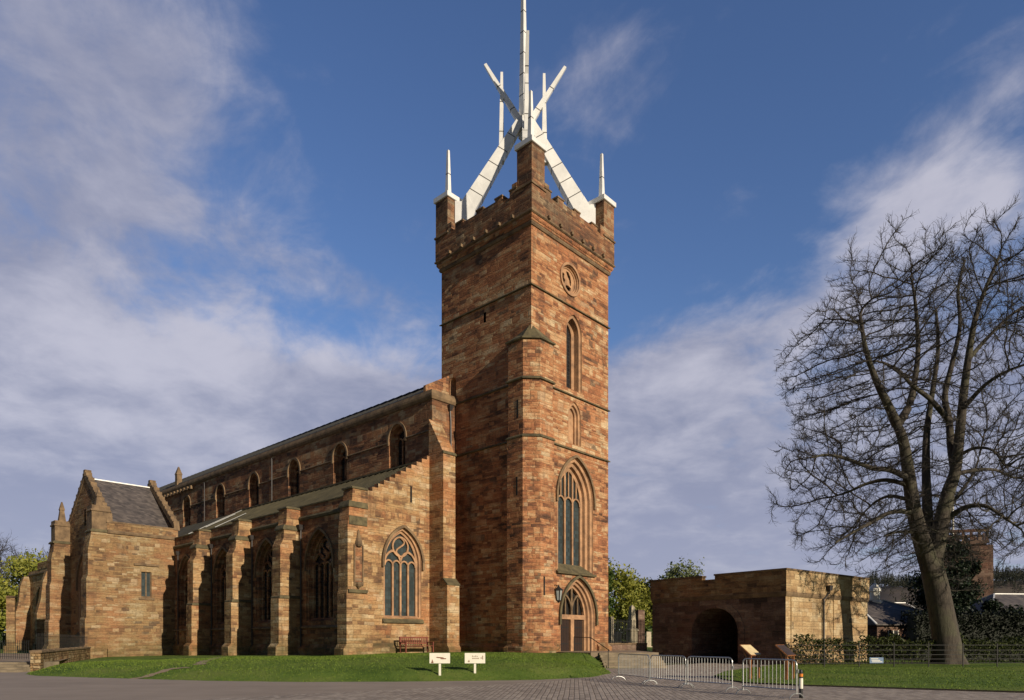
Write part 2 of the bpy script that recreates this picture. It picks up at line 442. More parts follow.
def tarmac(name, a, b_):
    m, t, b = new_mat(name)
    tc = t.n.new('ShaderNodeTexCoord'); P = tc.outputs['Object']
    x, y, z = t.sep(P)
    big = t.noise(P, .22, 6, .65); fine = t.noise(P, 40, 3, .8)
    patch = t.noise(t.vec(t.m('MULTIPLY', x, .35), y, 0.0), .9, 5, .7)
    f = t.m('ADD', t.m('MULTIPLY', big, .45), t.m('ADD', t.m('MULTIPLY', fine, .28), t.m('MULTIPLY', patch, .3)))
    t.l.new(t.ramp(f, [(.35, a), (.68, b_)]), b.inputs['Base Color'])
    b.inputs['Roughness'].default_value = .85
    bump(t, b, fine, .6, .012)
    return m
M['tarmac'] = tarmac('worn_tarmac', (.20, .160, .132), (.36, .295, .245))
M['path'] = tarmac('gravel_path', (.20, .145, .10), (.33, .25, .17))
M['flag'] = plain('worn_step_stone', (.25, .20, .135), .9, 0, .45, 1.5, .5)
def bark(name, a, b_, lich):
    m, t, b = new_mat(name)
    tc = t.n.new('ShaderNodeTexCoord'); P = tc.outputs['Object']; x, y, z = t.sep(P)
    n = t.noise(t.vec(t.m('MULTIPLY', x, 4.0), t.m('MULTIPLY', y, 4.0), t.m('MULTIPLY', z, .8)), 2.2, 7, .7)
    col = t.ramp(n, [(.32, a), (.68, b_)])
    col = t.mix(t.m('MULTIPLY', t.smooth(t.noise(P, .7, 5, .65), .45, .65), .7), col, lich)
    t.l.new(col, b.inputs['Base Color']); b.inputs['Roughness'].default_value = .95
    bump(t, b, n, .9, .06)
    return m
M['bark'] = bark('tree_bark', (.028, .023, .019), (.088, .072, .056), (.078, .076, .046))
M['twig'] = plain('twig_bark', (.038, .033, .031), .9, 0, .4, 1.2, 0)
def leaf(name, a, b_, rough=.6, spec=.3, trans=.25):
    m, t, b = new_mat(name)
    g = t.n.new('ShaderNodeNewGeometry')
    col = t.ramp(g.outputs['Random Per Island'], [(.0, a), (1.0, b_)])
    t.l.new(col, b.inputs['Base Color']); b.inputs['Roughness'].default_value = rough
    b.inputs['Specular IOR Level'].default_value = spec
    if trans:
        tr = t.n.new('ShaderNodeBsdfTranslucent'); t.l.new(col, tr.inputs[0])
        mx = t.n.new('ShaderNodeMixShader'); mx.inputs[0].default_value = trans
        t.l.new(b.outputs[0], mx.inputs[1]); t.l.new(tr.outputs[0], mx.inputs[2])
        t.l.new(mx.outputs[0], [n for n in t.n if n.type == 'OUTPUT_MATERIAL'][0].inputs[0])
    return m
M['spring'] = leaf('spring_leaf', (.14, .17, .025), (.34, .33, .06))
M['mid_leaf'] = leaf('mid_green_leaf', (.045, .085, .018), (.10, .15, .03))
M['olive_leaf'] = leaf('olive_leaf', (.12, .15, .065), (.21, .24, .10))
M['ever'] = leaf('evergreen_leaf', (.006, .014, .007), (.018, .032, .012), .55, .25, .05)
M['yew'] = leaf('yew_leaf', (.004, .007, .004), (.012, .017, .007), .6, .2, .0)  # nearly black: the hedge's shade is put into the leaf colour
M['hedge'] = leaf('hedge_leaf', (.016, .024, .006), (.062, .078, .018), .6, .2, .1)
M['blade'] = leaf('grass_blade', (.09, .15, .022), (.185, .25, .045), .7, .1, .2)
M['wood_far'] = leaf('far_woodland_foliage', (.030, .042, .034), (.080, .078, .062), .95, .05, .0)
M['hill'] = plain('hillside', (.115, .085, .062), .95, 0, .5, .03, 0, (.075, .060, .046))
# ------------------------------------------------------------------ wall faces, arches, windows
class Face:
    """a wall plane of a building: maps (s along, z up, d into the wall) to the building's own axes"""
    def __init__(s, kind, c): s.k = kind; s.c = c
    def __call__(s, a, z, d=0.0):
        return (a, s.c + d, z) if s.k == 'W' else (s.c + d, a, z)
def plate(mb, F, outer, holes=(), d0=0.0, d1=None, rim=True):
    polys = [outer] + list(holes)
    flat = [p for q in polys for p in q]
    tri = tessellate_polygon([[Vector((p[0], p[1], 0)) for p in q] for q in polys])
    mb.add([F(p[0], p[1], d0) for p in flat], tri)
    if d1 is not None:
        mb.add([F(p[0], p[1], d1) for p in flat], tri)
        if rim:
            for q in polys:
                n = len(q)
                mb.add([F(p[0], p[1], d0) for p in q] + [F(p[0], p[1], d1) for p in q],
                       [(i, (i+1) % n, n+(i+1) % n, n+i) for i in range(n)])
    return mb
def arch(s0, s1, zb, zs, h, i=0.0, ib=0.0, n=12):
    w = s1 - s0; r = (h*h + w*w/4) / w; mid = (s0+s1)/2
    cl = s0 + r; rr = r - i
    t1 = math.acos(max(-1, min(1, (mid - cl) / rr)))
    left = [(cl + rr*math.cos(math.pi + (t1-math.pi)*k/n), zs + rr*math.sin(math.pi + (t1-math.pi)*k/n)) for k in range(n+1)]
    right = [(2*mid - p[0], p[1]) for p in left[-2::-1]]
    return [(s0+i, zb+ib)] + left + right + [(s1-i, zb+ib)]
def arch_top(s, s0, s1, zs, h, i=0.0):
    w = s1-s0; r = (h*h+w*w/4)/w; mid = (s0+s1)/2; rr = r-i
    c = s0+r if s <= mid else s1-r
    return zs + math.sqrt(max(0.0, rr*rr-(s-c)**2))
def in_arch(p, s0, s1, zs, h, i):
    w = s1-s0; r = (h*h+w*w/4)/w; rr = r-i
    return math.hypot(p[0]-s0-r, p[1]-zs) < rr and math.hypot(p[0]-s1+r, p[1]-zs) < rr
def band(mb, F, pts, w, d0, d1, closed=False):
    """flat bar following a line on the wall, of width w, from depth d0 to d1"""
    n = len(pts)
    if n < 2: return mb
    L, Rr = [], []
    for k, p in enumerate(pts):
        if closed: a, b = pts[k-1], pts[(k+1) % n]
        else: a, b = pts[max(k-1, 0)], pts[min(k+1, n-1)]
        dx_, dz_ = b[0]-a[0], b[1]-a[1]; q = math.hypot(dx_, dz_) or 1
        nx, nz = -dz_/q*w/2, dx_/q*w/2
        L.append((p[0]+nx, p[1]+nz)); Rr.append((p[0]-nx, p[1]-nz))
    rows = [[F(*L[k], d0), F(*Rr[k], d0), F(*Rr[k], d1), F(*L[k], d1)] for k in range(n)]
    if closed: rows.append(rows[0])
    return mb.rings(rows, True, not closed)
def ledge(mb, F, s0, s1, prof, m0=0, m1=0):
    """moulding along a wall; prof = (out, z) points; m0/m1 = mitre sense at the two ends"""
    A = [F(s0 - m0*p, z, -p) for p, z in prof]; B = [F(s1 + m1*p, z, -p) for p, z in prof]
    return mb.hull(A, B)
def drip(z, p=.12, h=.20):
    return [(-.04, z), (p, z+.02), (p, z+.08), (-.04, z+h)]

def window(parent, F, s0, s1, zb, zs, h, orders, lights, style='intersect', mull=.13, glass_m='glass', trim='trim', sill=True, hood=.16, sill_out=.22, slope=.55):
    """orders = [(inset, depth), ...] from the wall face inward; the glass stands at the last depth"""
    mb = MB(); L = []
    pi, pd = 0.0, 0.0
    for i, d in orders:
        ib0, ib1 = pd*slope, d*slope
        L.append([F(*p, pd) for p in arch(s0, s1, zb, zs, h, pi, ib0)])
        k = pi + (i-pi)*.15
        L.append([F(*p, pd + (d-pd)*.8) for p in arch(s0, s1, zb, zs, h, k, ib0 + (ib1-ib0)*.8)])
        L.append([F(*p, d) for p in arch(s0, s1, zb, zs, h, i, ib1)])
        pi, pd = i, d
    L.append([F(*p, pd+.16) for p in arch(s0, s1, zb, zs, h, pi, pd*slope)])
    mb.rings(L, True, False)
    o = mb.obj('window', M[trim], parent)
    zg = zb + pd*slope; a0, a1 = s0+pi, s1-pi
    g = MB(); plate(g, F, arch(s0, s1, zb, zs, h, pi-.02, pd*slope), (), pd+.13)
    g.obj('glass_pane', M[glass_m], o, fix=False)
    t = MB(); d0, d1 = pd-.02, pd+.11
    if lights > 1:
        step = (a1-a0)/lights
        w = s1-s0; r = (h*h+w*w/4)/w - pi
        for k in range(1, lights):
            sm = a0+step*k
            top = arch_top(sm, s0, s1, zs, h, pi)
            band(t, F, [(sm, zg-.05), (sm, top+.05 if style == 'perp' else zs+.02)], mull, d0, d1)
            if style == 'intersect':
                for sg in (-1, 1):
                    pts = []
                    for q in range(15):
                        th = q/14*1.3
                        p = (sm - sg*r + sg*r*math.cos(th), zs + r*math.sin(th))
                        if not in_arch(p, s0, s1, zs, h, pi-.06): break
                        pts.append(p)
                    band(t, F, pts, mull*.8, d0+.01, d1-.01)
        if style == 'swirl':
            mid = (a0+a1)/2; half = (a1-a0)/2
            for c in (a0+half/2, a1-half/2):
                A = arch(c-half/2, c+half/2, zs, zs, half*.62, .0)[1:-1]
                band(t, F, A, mull*.9, d0+.012, d1-.012)
            rad = half*.50; cz = arch_top(mid, s0, s1, zs, h, pi) - rad*1.42
            band(t, F, [(mid+rad*math.cos(q), cz+rad*math.sin(q)) for q in np.linspace(0, 6.2832, 24, endpoint=False)], mull*.8, d0+.006, d1-.006, True)
            band(t, F, [(mid+rad*.95*math.sin(q*math.pi)*.55, cz+rad*q) for q in np.linspace(-1, 1, 13)], mull*.7, d0+.016, d1-.016)
            for sg in (-1, 1):
                band(t, F, [(mid+sg*half*.98, zs+.3), (mid+sg*half*.62, zs+half*.62), (mid+sg*half*.42, cz-rad*.35)], mull*.6, d0+.02, d1-.02)
        if style == 'perp':
            for k in range(lights*2):
                sm = a0+step*(k+.5)/1.0*.5 + step*.25*0
            for k in range(lights):
                sm = a0+step*(k+.5); top = arch_top(sm, s0, s1, zs, h, pi)
                if top > zs+.35: band(t, F, [(sm, zs+.3), (sm, top+.04)], mull*.62, d0+.02, d1-.02)
        for k in range(lights):
            A = arch(a0+step*k, a0+step*(k+1), zs-.25, zs-.18, step*.55, .0, 0, 6)[1:-1]
            band(t, F, A, mull*.75, d0+.018, d1-.018)
    if lights > 1:
        t.obj('tracery', M[trim], o)
    if hood:
        hm = MB(); A = arch(s0, s1, zs-.35, zs, h, -.10)
        band(hm, F, A, .17, -hood, .05)
        hm.obj('hood_mould', M['cope'], o)
    if sill:
        sm_ = MB(); ledge(sm_, F, s0-.12, s1+.12, [(-.05, zb-.42), (sill_out, zb-.34), (sill_out, zb-.24), (-.05, zb-.01)])
        sm_.obj('sill', M['moss'], o)
    return o

# ------------------------------------------------------------------ the church
D0 = 44.5
ch = empty('church', 'red sandstone church with tall square tower topped by a white metal crown spire', 'church',
           ((531.3-512)/690*D0, D0, 0), math.atan2(V.y, V.x))
Wt, Nt = Face('W', 0.0), Face('N', 0.0)
TW, TN = 8.6, 8.7
# --- tower
mb = MB()
big = (2.65, 6.72, 6.32, 11.35, 2.95)
door = (2.98, 6.94, .5, 3.2, 2.75)
l1 = (3.62, 5.40, 18.95, 22.9, 1.3)
l2 = (3.85, 5.28, 15.2, 17.2, .95)
rc, rz, rr_ = 4.02, 26.42, .95
circ = lambda r, n=28, c=rc, z=rz: [(c+r*math.cos(k*2*math.pi/n), z+r*math.sin(k*2*math.pi/n)) for k in range(n)]
plate(mb, Wt, [(0, .3), (TW, .3), (TW, 29.0), (0, 29.0)], [arch(*big), arch(*door), arch(*l1), arch(*l2), circ(rr_)])
lv = (7.14, 7.80, 18.95, 20.1, .42)
slit = [(4.12, 23.45), (4.34, 23.45), (4.34, 24.15), (4.12, 24.15)]
plate(mb, Nt, [(0, .3), (TN, .3), (TN, 29.0), (0, 29.0)], [arch(*lv), slit])
mb.add([(TW, 0, .3), (TW, TN, .3), (TW, TN, 29), (TW, 0, 29), (0, TN, .3), (0, TN, 29)], [(0, 1, 2, 3), (1, 4, 5, 2), (3, 2, 5)])
mb.add([(0, 0, 29), (TW, 0, 29), (TW, TN, 29), (0, TN, 29)], [(0, 1, 2, 3)])
# plinth course
ledge(mb, Wt, 1.6, door[0]-.25, [(0, .3), (.2, .3), (.2, 1.15), (0, 1.4)])
ledge(mb, Wt, door[1]+.25, TW, [(0, .3), (.2, .3), (.2, 1.15), (0, 1.4)], 0, 1)
ledge(mb, Nt, 1.57, TN, [(0, .3), (.2, .3), (.2, 1.15), (0, 1.4)])
tower = mb.obj('tower', M['tower'], ch, fix=False)
sc = MB()
for F, e in ((Wt, TW), (Nt, TN)):
    ledge(sc, F, 0, e, drip(24.55), 1, 1)
    ledge(sc, F, 1.55, e, drip(18.45), 0, 1)
    ledge(sc, F, 1.55, e, drip(14.72), 0, 1)
sc.pieces('string_course', M['moss'], tower)
mb = MB()
for F, e in ((Wt, TW), (Nt, TN)):
    ledge(mb, F, 0, e, [(-.05, 28.42), (.08, 28.46), (.14, 28.58), (.14, 28.66), (-.05, 28.70)], 1, 1)
    ledge(mb, F, 0, e, [(-.05, 29.04), (.30, 29.06), (.38, 29.12), (.38, 29.20), (.30, 29.27), (-.05, 29.28)], 1, 1)
    for k in range(6):
        a = 1.2 + k*1.22
        p = F(a, 29.2, -.30); q = F(a+.18, 29.42, -.52)
        mb.box(*sorted((p[0], q[0])), *sorted((p[1], q[1])), 29.2, 29.40)
mb.obj('cornice', M['cope'], tower)
mb = MB()
for F, e in ((Wt, TW), (Nt, TN)): ledge(mb, F, 0, e, [(-.05, 28.702), (.13, 28.702), (.27, 28.9), (.27, 29.038), (-.05, 29.038)], 1, 1)
mb.obj('frieze', M['tower'], tower)
# parapet ring with its crenels
pp = [MB() for k in range(4)]; o_, i_ = -.32, .18
segs = [(-.32, 8.92)]
tops = [(1.0, 1.62, 31.12), (1.62, 2.3, 30.74), (2.3, 2.95, 31.14), (2.95, 4.1, 31.02), (4.1, 4.75, 31.12), (4.75, 6.1, 30.96), (6.1, 6.8, 31.1), (6.8, 7.7, 30.82)]
for s0, s1, zt in tops:
    pp[0].box(s0, s1, o_, i_, 29.24, zt)
    pp[1].box(o_, i_, s0, s1, 29.24, zt - .01)
    pp[2].box(s0, s1, TN-i_, TN-o_, 29.24, zt)
    pp[3].box(TW-i_, TW-o_, s0, s1, 29.24, zt - .01)
for q in pp: q.obj('parapet', M['parapet'], tower)
cpg = MB()
for s0, s1, zt in tops[2:7:2] + tops[:1]:
    cpg.box(s0-.04, s1+.04, o_-.05, i_+.05, zt+.003, zt+.10)
    cpg.box(o_-.05, i_+.05, s0-.04, s1+.04, zt-.007, zt+.09)
cpg.pieces('coping', M['cope'], tower)
# corner turrets with white metal caps
def turret(cx_, cy_):
    t = MB(); k = .66
    t.box(cx_-k, cx_+k, cy_-k, cy_+k, 29.25, 30.9)
    t.box(cx_-k+.02, cx_+k-.02, cy_-k+.02, cy_+k-.02, 30.9, 33.5)
    # wider shoulders either side
    ix, iy = (1 if cx_ < 4 else -1), (1 if cy_ < 4 else -1)
    t.box(*sorted((cx_+ix*k, cx_+ix*(k+.42))), *sorted((cy_-iy*(k-.003), cy_-iy*(k-.5))), 29.25, 31.5)
    t.box(*sorted((cx_-ix*(k-.003), cx_-ix*(k-.5))), *sorted((cy_+iy*k, cy_+iy*(k+.42))), 29.25, 31.5)
    o = t.obj('corner_turret', M['parapet'], tower)
    r = MB()
    q = k+.07
    r.hull([(cx_+a*q, cy_+b*q, 30.86) for a, b in ((-1,-1),(1,-1),(1,1),(-1,1))], [(cx_+a*q, cy_+b*q, 30.98) for a, b in ((-1,-1),(1,-1),(1,1),(-1,1))])
    r.obj('moulding', M['cope'], o)
    return o
TC = [(.34, .34), (TW-.34, .34), (.34, TN-.34), (TW-.34, TN-.34)]
for c in TC: turret(*c)
# clasping stair turret on the near corner
poly = [(1.58, .04), (1.58, -.5), (.28, -.5), (-.5, .27), (-.5, 1.57), (.04, 1.57), (.04, .04)]
def grow(g, z, base=None):
    cx_, cy_ = .3, .3
    out = []
    for x, y in (base or poly):
        dx_ = 1.58+g if x > 1.5 else (-.5-g if x < -.45 else x)
        dy_ = 1.57+g if y > 1.5 else (-.5-g if y < -.45 else y)
        if (x, y) == (.28, -.5): dx_ = .28 - g*.42
        if (x, y) == (-.5, .27): dy_ = .27 - g*.42
        out.append((dx_, dy_, z))
    return out
st = MB()
st.hull(grow(.22, .3), grow(.22, 1.15)); st.rings([grow(.22, 1.151), grow(0, 1.42)], True, False)
st.hull(grow(.06, 1.3), grow(.06, 14.75)); st.hull(grow(0, 14.76), grow(0, 21.05))
stair = st.obj('stair_turret', M['tower'], tower)
stl = MB()
for z in (14.72, 18.45):
    stl.rings([grow(.02, z-.03), grow(.13, z), grow(.13, z+.08), grow(-.0, z+.2)])
stl.rings([grow(.02, 20.98), grow(.14, 21.03), grow(.14, 21.13), grow(.02, 21.2),
           [(1.25, .04, 21.62), (1.25, -.02, 21.62), (.16, -.02, 21.98), (-.02, .16, 21.98), (-.02, 1.25, 21.62), (.04, 1.25, 21.62), (.04, .04, 22.0)]])
stl.pieces('weathering', M['moss'], stair)
sl = MB()
ch_n = Vector((-1, -1, 0)).normalized()
def slot(mb, p, out, w, z0, z1):
    p = Vector((*p, 0)); out = Vector((*out, 0)).normalized(); t = Vector((-out.y, out.x, 0))*w/2
    A = [p-t+out*.015, p+t+out*.015, p+t-out*.1, p-t-out*.1]
    mb.hull([Vector((a.x, a.y, z0)) for a in A], [Vector((a.x, a.y, z1)) for a in A])
slot(sl, (-.502, .75), (-1, 0), .14, 16.0, 17.2)
slot(sl, (-.562, .75), (-1, 0), .13, 11.0, 12.2)
slot(sl, (.62, -.565), (0, -1), .15, 4.55, 5.75)
sl.pieces('arrow_slit', M['void'], stair)
# windows of the tower
window(ch, Wt, *big, [(.24, .12), (.50, .36), (.74, .62)], 3, 'perp', .15, sill=False, hood=.14, slope=.95)
m_ = MB(); ledge(m_, Wt, 2.5, 6.87, [(-.02, 6.12), (.20, 6.16), (.22, 6.27), (-.02, 6.36)])
m_.hull([Wt(2.70, 6.38, .0), Wt(6.67, 6.38, .0), Wt(6.05, 6.93, .60), Wt(3.32, 6.93, .60)], [Wt(2.70, 6.33, .0), Wt(6.67, 6.33, .0), Wt(6.05, 6.88, .60), Wt(3.32, 6.88, .60)])
m_.pieces('sill', M['moss'], tower)
def lancet(spec, F, orders, gm, hood=0, name='window'):
    return window(ch, F, *spec, orders, 1, glass_m=gm, sill=False, hood=hood, slope=.1)
lancet(l1, Wt, [(.20, .14), (.42, .62)], 'dim_glass')
b = window(ch, Wt, *l2, [(.18, .12), (.34, .30)], 1, glass_m='glass', sill=False, hood=0, slope=.1)
b.name = 'blind_niche'
b.children[0].name = 'infill'; b.children[0].data.materials[0] = M['trim']
# the louvre beside the nave roof and the slit
q = lancet(lv, Nt, [(.06, .5)], 'dim_glass'); q.name = 'belfry_opening'; q.children[0].data.materials[0] = M['void']; q.children[0].name = 'dark_recess'
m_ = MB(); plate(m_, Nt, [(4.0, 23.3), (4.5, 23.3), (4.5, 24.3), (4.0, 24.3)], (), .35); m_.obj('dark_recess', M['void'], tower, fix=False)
# roundel: moulded ring with worn tracery in front of dark openings
ro = MB()
ro.rings([[Wt(*p, d) for p in circ(r)] for r, d in ((rr_, 0), (.90, .02), (.88, .14), (.80, .16), (.78, .30))], True, False)
band(ro, Wt, circ(rr_+.08), .16, -.10, .03, True)
roundel = ro.obj('roundel', M['trim'], ch)
plate(MB(), Wt, circ(.9), (), .45).obj('dark_recess', M['void'], roundel, fix=False)
t_ = MB()
def lobe(c, z, r, k=14): return [(c+r*math.cos(i*2*math.pi/k), z+r*1.0*math.sin(i*2*math.pi/k)) for i in range(k)]
holes = [[(rc-.62, rz+.12), (rc-.5, rz+.42), (rc-.30, rz+.36), (rc-.36, rz+.10), (rc-.22, rz-.04), (rc-.34, rz-.30), (rc-.52, rz-.22)], [(rc-.16, rz+.62), (rc+.12, rz+.64), (rc+.34, rz+.40), (rc+.44, rz+.05), (rc+.40, rz-.22), (rc+.28, rz-.20), (rc+.22, rz+.12), (rc+.04, rz+.30)], [(rc-.16, rz-.34), (rc+.10, rz-.28), (rc+.42, rz-.36), (rc+.34, rz-.58), (rc+.05, rz-.68), (rc-.18, rz-.60)]]
plate(t_, Wt, circ(.86), holes, .22, .34)
t_.obj('tracery', M['trim'], roundel)

# the west door
dr = MB(); L = []
for i, d in ((0, 0), (.05, .12), (.20, .14), (.24, .30), (.40, .32), (.44, .50), (.58, .52), (.6, .70)):
    L.append([Wt(*p, d) for p in arch(*door, i)])
dr.rings(L, False, False)
portal = dr.obj('west_portal', M['trim'], ch)
pa0, pa1 = door[0]+.6, door[1]-.6
hm = MB(); band(hm, Wt, arch(door[0], door[1], 2.7, door[3], door[4], -.12), .18, -.16, .05); hm.obj('hood_mould', M['moss'], portal)
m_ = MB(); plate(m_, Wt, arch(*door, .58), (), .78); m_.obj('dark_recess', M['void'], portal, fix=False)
m_ = MB(); mid = (pa0+pa1)/2
m_.box(pa0-.02, pa1+.02, .52, .74, 3.1, 3.42)
m_.box(mid-.19, mid+.19, .50, .74, .7, 3.1)
m_.obj('trumeau_and_lintel', M['trim'], portal)
m_ = MB()
for c in (mid-(mid-pa0)/2, mid+(mid-pa0)/2):
    hw = (mid-pa0)/2
    band(m_, Wt, arch(c-hw+.03, c+hw-.03, 3.42, 3.7, 1.1, 0)[1:-1], .12, .55, .68)
    band(m_, Wt, [(c, 3.42), (c, 4.6)], .09, .56, .68)
band(m_, Wt, [(mid, 3.42), (mid, 5.5)], .16, .55, .69)
m_.obj('tympanum_tracery', M['cope'], portal)
for a, b in ((pa0+.03, mid-.19), (mid+.19, pa1-.03)):
    d = MB(); d.box(a, b, .66, .73, .75, 3.1)
    do = d.obj('door', M['door'], portal)
    k = MB()
    for z in (1.35, 2.5): k.box(a+.03, b-.05, .645, .662, z, z+.07)
    n = 4
    for j in range(1, n): k.box(a+(b-a)*j/n-.008, a+(b-a)*j/n+.008, .652, .664, .8, 3.05)
    k.obj('strap_hinge', M['iron'], do)
# wall lantern beside the door
la = MB(); lx, lz = 2.02, 4.35
la.tube([(lx, .02, lz+.75), (lx-.02, -.35, lz+.95), (lx-.02, -.62, lz+.86)], .03, 6)
la.tube([(lx, .02, lz+.35), (lx-.02, -.5, lz+.9)], .02, 5)
la.lathe((lx, -.62, 0), [(.02, lz+.95), (.05, lz+.88), (.09, lz+.80), (.30, lz+.62), (.31, lz+.58), (.26, lz+.575)], 6)
la.lathe((lx, -.62, 0), [(.17, lz-.12), (.18, lz-.08), (.12, lz-.14), (.04, lz-.24)], 6)
for k in range(6):
    t = k*math.pi/3
    la.bar((lx+.27*math.cos(t), -.62+.27*math.sin(t), lz+.58), (lx+.17*math.cos(t), -.62+.17*math.sin(t), lz-.08), .03)
lan = la.obj('lantern', M['iron'], ch)
lg = MB(); lg.lathe((lx, -.62, 0), [(.15, lz-.07), (.24, lz+.57)], 6); lg.obj('lantern_glass', M['lamp_glass'], lan)

# --- crown of thorns in pale metal
crown = MB()
CX, CY = TW/2, TN/2
hub = [(CX-.2, CY-.2), (CX+.2, CY-.2), (CX+.2, CY+.2), (CX-.2, CY+.2)]
crown.hull([(x, y, 38.3) for x, y in hub], [(x, y, 40.2) for x, y in hub])
crown_o = crown.obj('crown_spire', M['white_metal'], ch)
def frustum(p, q, side, w0, h0, w1, h1, name, parent, seams=0):
    """tapered box beam with dark panel joints"""
    p, q = Vector(p), Vector(q); side = Vector(side).normalized(); d = (q-p).normalized(); up = side.cross(d).normalized()
    def ring(c, w, h, g=0.0):
        return [c + side*sx*(w/2+g) + up*sy*(h/2+g) for sx, sy in ((-1,-1),(1,-1),(1,1),(-1,1))]
    mb = MB(); mb.hull(ring(p, w0, h0), ring(q, w1, h1))
    o = mb.obj(name, M['white_metal'], parent)
    if seams:
        s = MB()
        for k in range(1, seams+1):
            f = k/(seams+1); c = p.lerp(q, f); w = w0+(w1-w0)*f; h = h0+(h1-h0)*f
            s.hull(ring(c-d*.028, w, h, .007), ring(c+d*.028, w, h, .007))
        s.pieces('panel_joint', M['gap'], o)
    return o
TT = 2.55
for sx, sy in ((-1, -1), (1, -1), (-1, 1), (1, 1)):
    dia = Vector((sx, sy, 0)); side = Vector((-sy, sx, 0))
    c = Vector((CX, CY, 0))
    P = lambda t, z: c + dia*t + Vector((0, 0, z))
    # foot beside the turret
    f = MB()
    def ring(t, z, w=.46):
        n_ = side.normalized()*w
        return [P(t, z)-n_, P(t, z)+n_]
    a, b = 3.62, 2.30
    prof = [(a, 31.0), (3.1, 31.0), (2.58, 32.75), (3.02, 34.05), (3.3, 33.42), (3.4, 33.46), (a, 33.46)]
    A = [P(t, z)-side.normalized()*.44 for t, z in prof]; B = [P(t, z)+side.normalized()*.44 for t, z in prof]
    f.hull(A, B); f.obj('beam_foot', M['white_metal'], crown_o)
    d_ = Vector(P(.05, 40.6))-Vector(P(2.19, 33.2))
    frustum(P(2.98, 33.05), P(.28, 39.55), side, .88, 1.16, .52, .56, 'beam', crown_o, 5)
    frustum(P(.05, 38.9), P(-2.08, 43.75), side, .34, .50, .20, .20, 'upper_arm', crown_o, 2)
    mt = 1.24 if sy < 0 and sx > 0 or sx < 0 and sy < 0 else 1.04
    if sx < 0 and sy > 0: mt = 1.24
    if sx > 0 and sy < 0: mt = 1.0
    frustum(P(mt, 36.6), P(mt-.02, 43.2), side, .40, .40, .18, .18, 'mast', crown_o, 2)
    # cap on the turret and its pinnacle
    tx, ty = (.34 if sx < 0 else TW-.34), (.34 if sy < 0 else TN-.34)
    cp = MB(); q = .76
    sq = ((-1,-1),(1,-1),(1,1),(-1,1))
    cp.rings([[(tx+x*(q-.03), ty+y*(q-.03), 33.5) for x, y in sq], [(tx+x*q, ty+y*q, 33.52) for x, y in sq], [(tx+x*q, ty+y*q, 33.84) for x, y in sq], [(tx+x*.3, ty+y*.3, 34.02) for x, y in sq]])
    cp.obj('turret_cap', M['white_metal'], crown_o)
    frustum((tx, ty, 33.9), (tx, ty, 37.42), (1, 0, 0), .34, .34, .16, .16, 'pinnacle', crown_o, 1)
c = P(0, 0)
sx_ = Vector((CX+.13, CY+.0, 0)) + Vector((-.10, .16, 0))*1.2
frustum((sx_.x, sx_.y, 38.5), (sx_.x, sx_.y, 52.5), (1, 0, 0), .52, .52, .16, .16, 'spike', crown_o, 8)
# ------------------------------------------------------------------ nave, aisle, transept, choir
XN, XA, AW = -2.2, -8.14, 7.2
XS = TW - XN
Nn, Na, Wn = Face('N', XN), Face('N', XA), Face('W', AW)
mb = MB()
cls = [11.1, 18.5, 25.6, 32.9, 40.0, 48.2]
chole = [(c-.95, c+.95, 14.15, 16.35, 1.05) for c in cls]
plate(mb, Nn, [(AW, .3), (88, .3), (88, 18.6), (AW, 18.6)], [arch(*h) for h in chole])
plate(mb, Wn, [(XN, .3), (0, .3), (0, 18.9), (XN, 18.9)], ())
mb.box(XS-.3, XS, AW, 88, .3, 18.6)
mb.add([(TW, AW+.5, .3), (XS, AW+.5, .3), (XS, AW+.5, 18.9), (4.3, AW+.5, 22.4), (TW, AW+.5, 20)], [(0, 1, 2, 3, 4)])
mb.add([(XN, 88, .3), (XS, 88, .3), (XS, 88, 18.6), (4.3, 88, 22.6), (XN, 88, 18.6)], [(0, 1, 2, 3, 4)])
mb.hull([(XN+.02, AW+.7, 18.5), (-.01, AW+.7, 18.5), (-.01, AW+.7, 20.75), (XN+.02, AW+.7, 19.5)], [(XN+.02, AW+.945, 18.5), (-.01, AW+.945, 18.5), (-.01, AW+.945, 20.75), (XN+.02, AW+.945, 19.5)])
mb.add([(XN, AW, 18.88), (0, AW, 18.88), (0, AW+1, 18.88), (XN, AW+1, 18.88)], [(0, 1, 2, 3)])
nave = mb.obj('nave_wall', M['nave'], ch, fix=False)
m_ = MB(); prof = [(-.05, 18.32), (.10, 18.38), (.20, 18.55), (.20, 18.70), (.12, 18.98), (-.35, 19.02), (-.35, 18.6)]
ledge(m_, Nn, AW, 88, prof, 1, 0)
ledge(m_, Wn, XN, -.02, prof, 1, 0)
m_.pieces('parapet_cornice', M['cope'], nave)
m_ = MB()
for k in range(40):
    a = 46.5 + k*.9
    m_.box(XN-.30, XN+.05, a, a+.42, 17.95, 18.318)
m_.obj('corbel_table', M['cope'], nave)
m_ = MB()
for i in range(len(cls)+1):
    a = AW if i == 0 else cls[i-1]+1.15
    b = 54 if i == len(cls) else cls[i]-1.15
    ledge(m_, Nn, a, b, drip(16.15, .09, .18))
m_.pieces('string_course', M['cope'], nave)
m_ = MB()
rz = 23.05
m_.hull([(XN+.15, AW+.95, 18.95), (XN+.15, AW+.95, 19.15), (4.3, AW+.95, rz), (XS-.15, AW+.95, 19.15), (XS-.15, AW+.95, 18.95)],
        [(XN+.15, 88, 18.95), (XN+.15, 88, 19.15), (4.3, 88, rz+.2), (XS-.15, 88, 19.15), (XS-.15, 88, 18.95)])
nr = m_.obj('nave_roof', M['dark_lead'], ch)
m_ = MB()
k = AW+3.0
while k < 88:
    m_.bar((XN+.2, k, 19.24), (3.6, k, rz-.38+.2*(k-AW)/81), .06, .05); k += 1.1
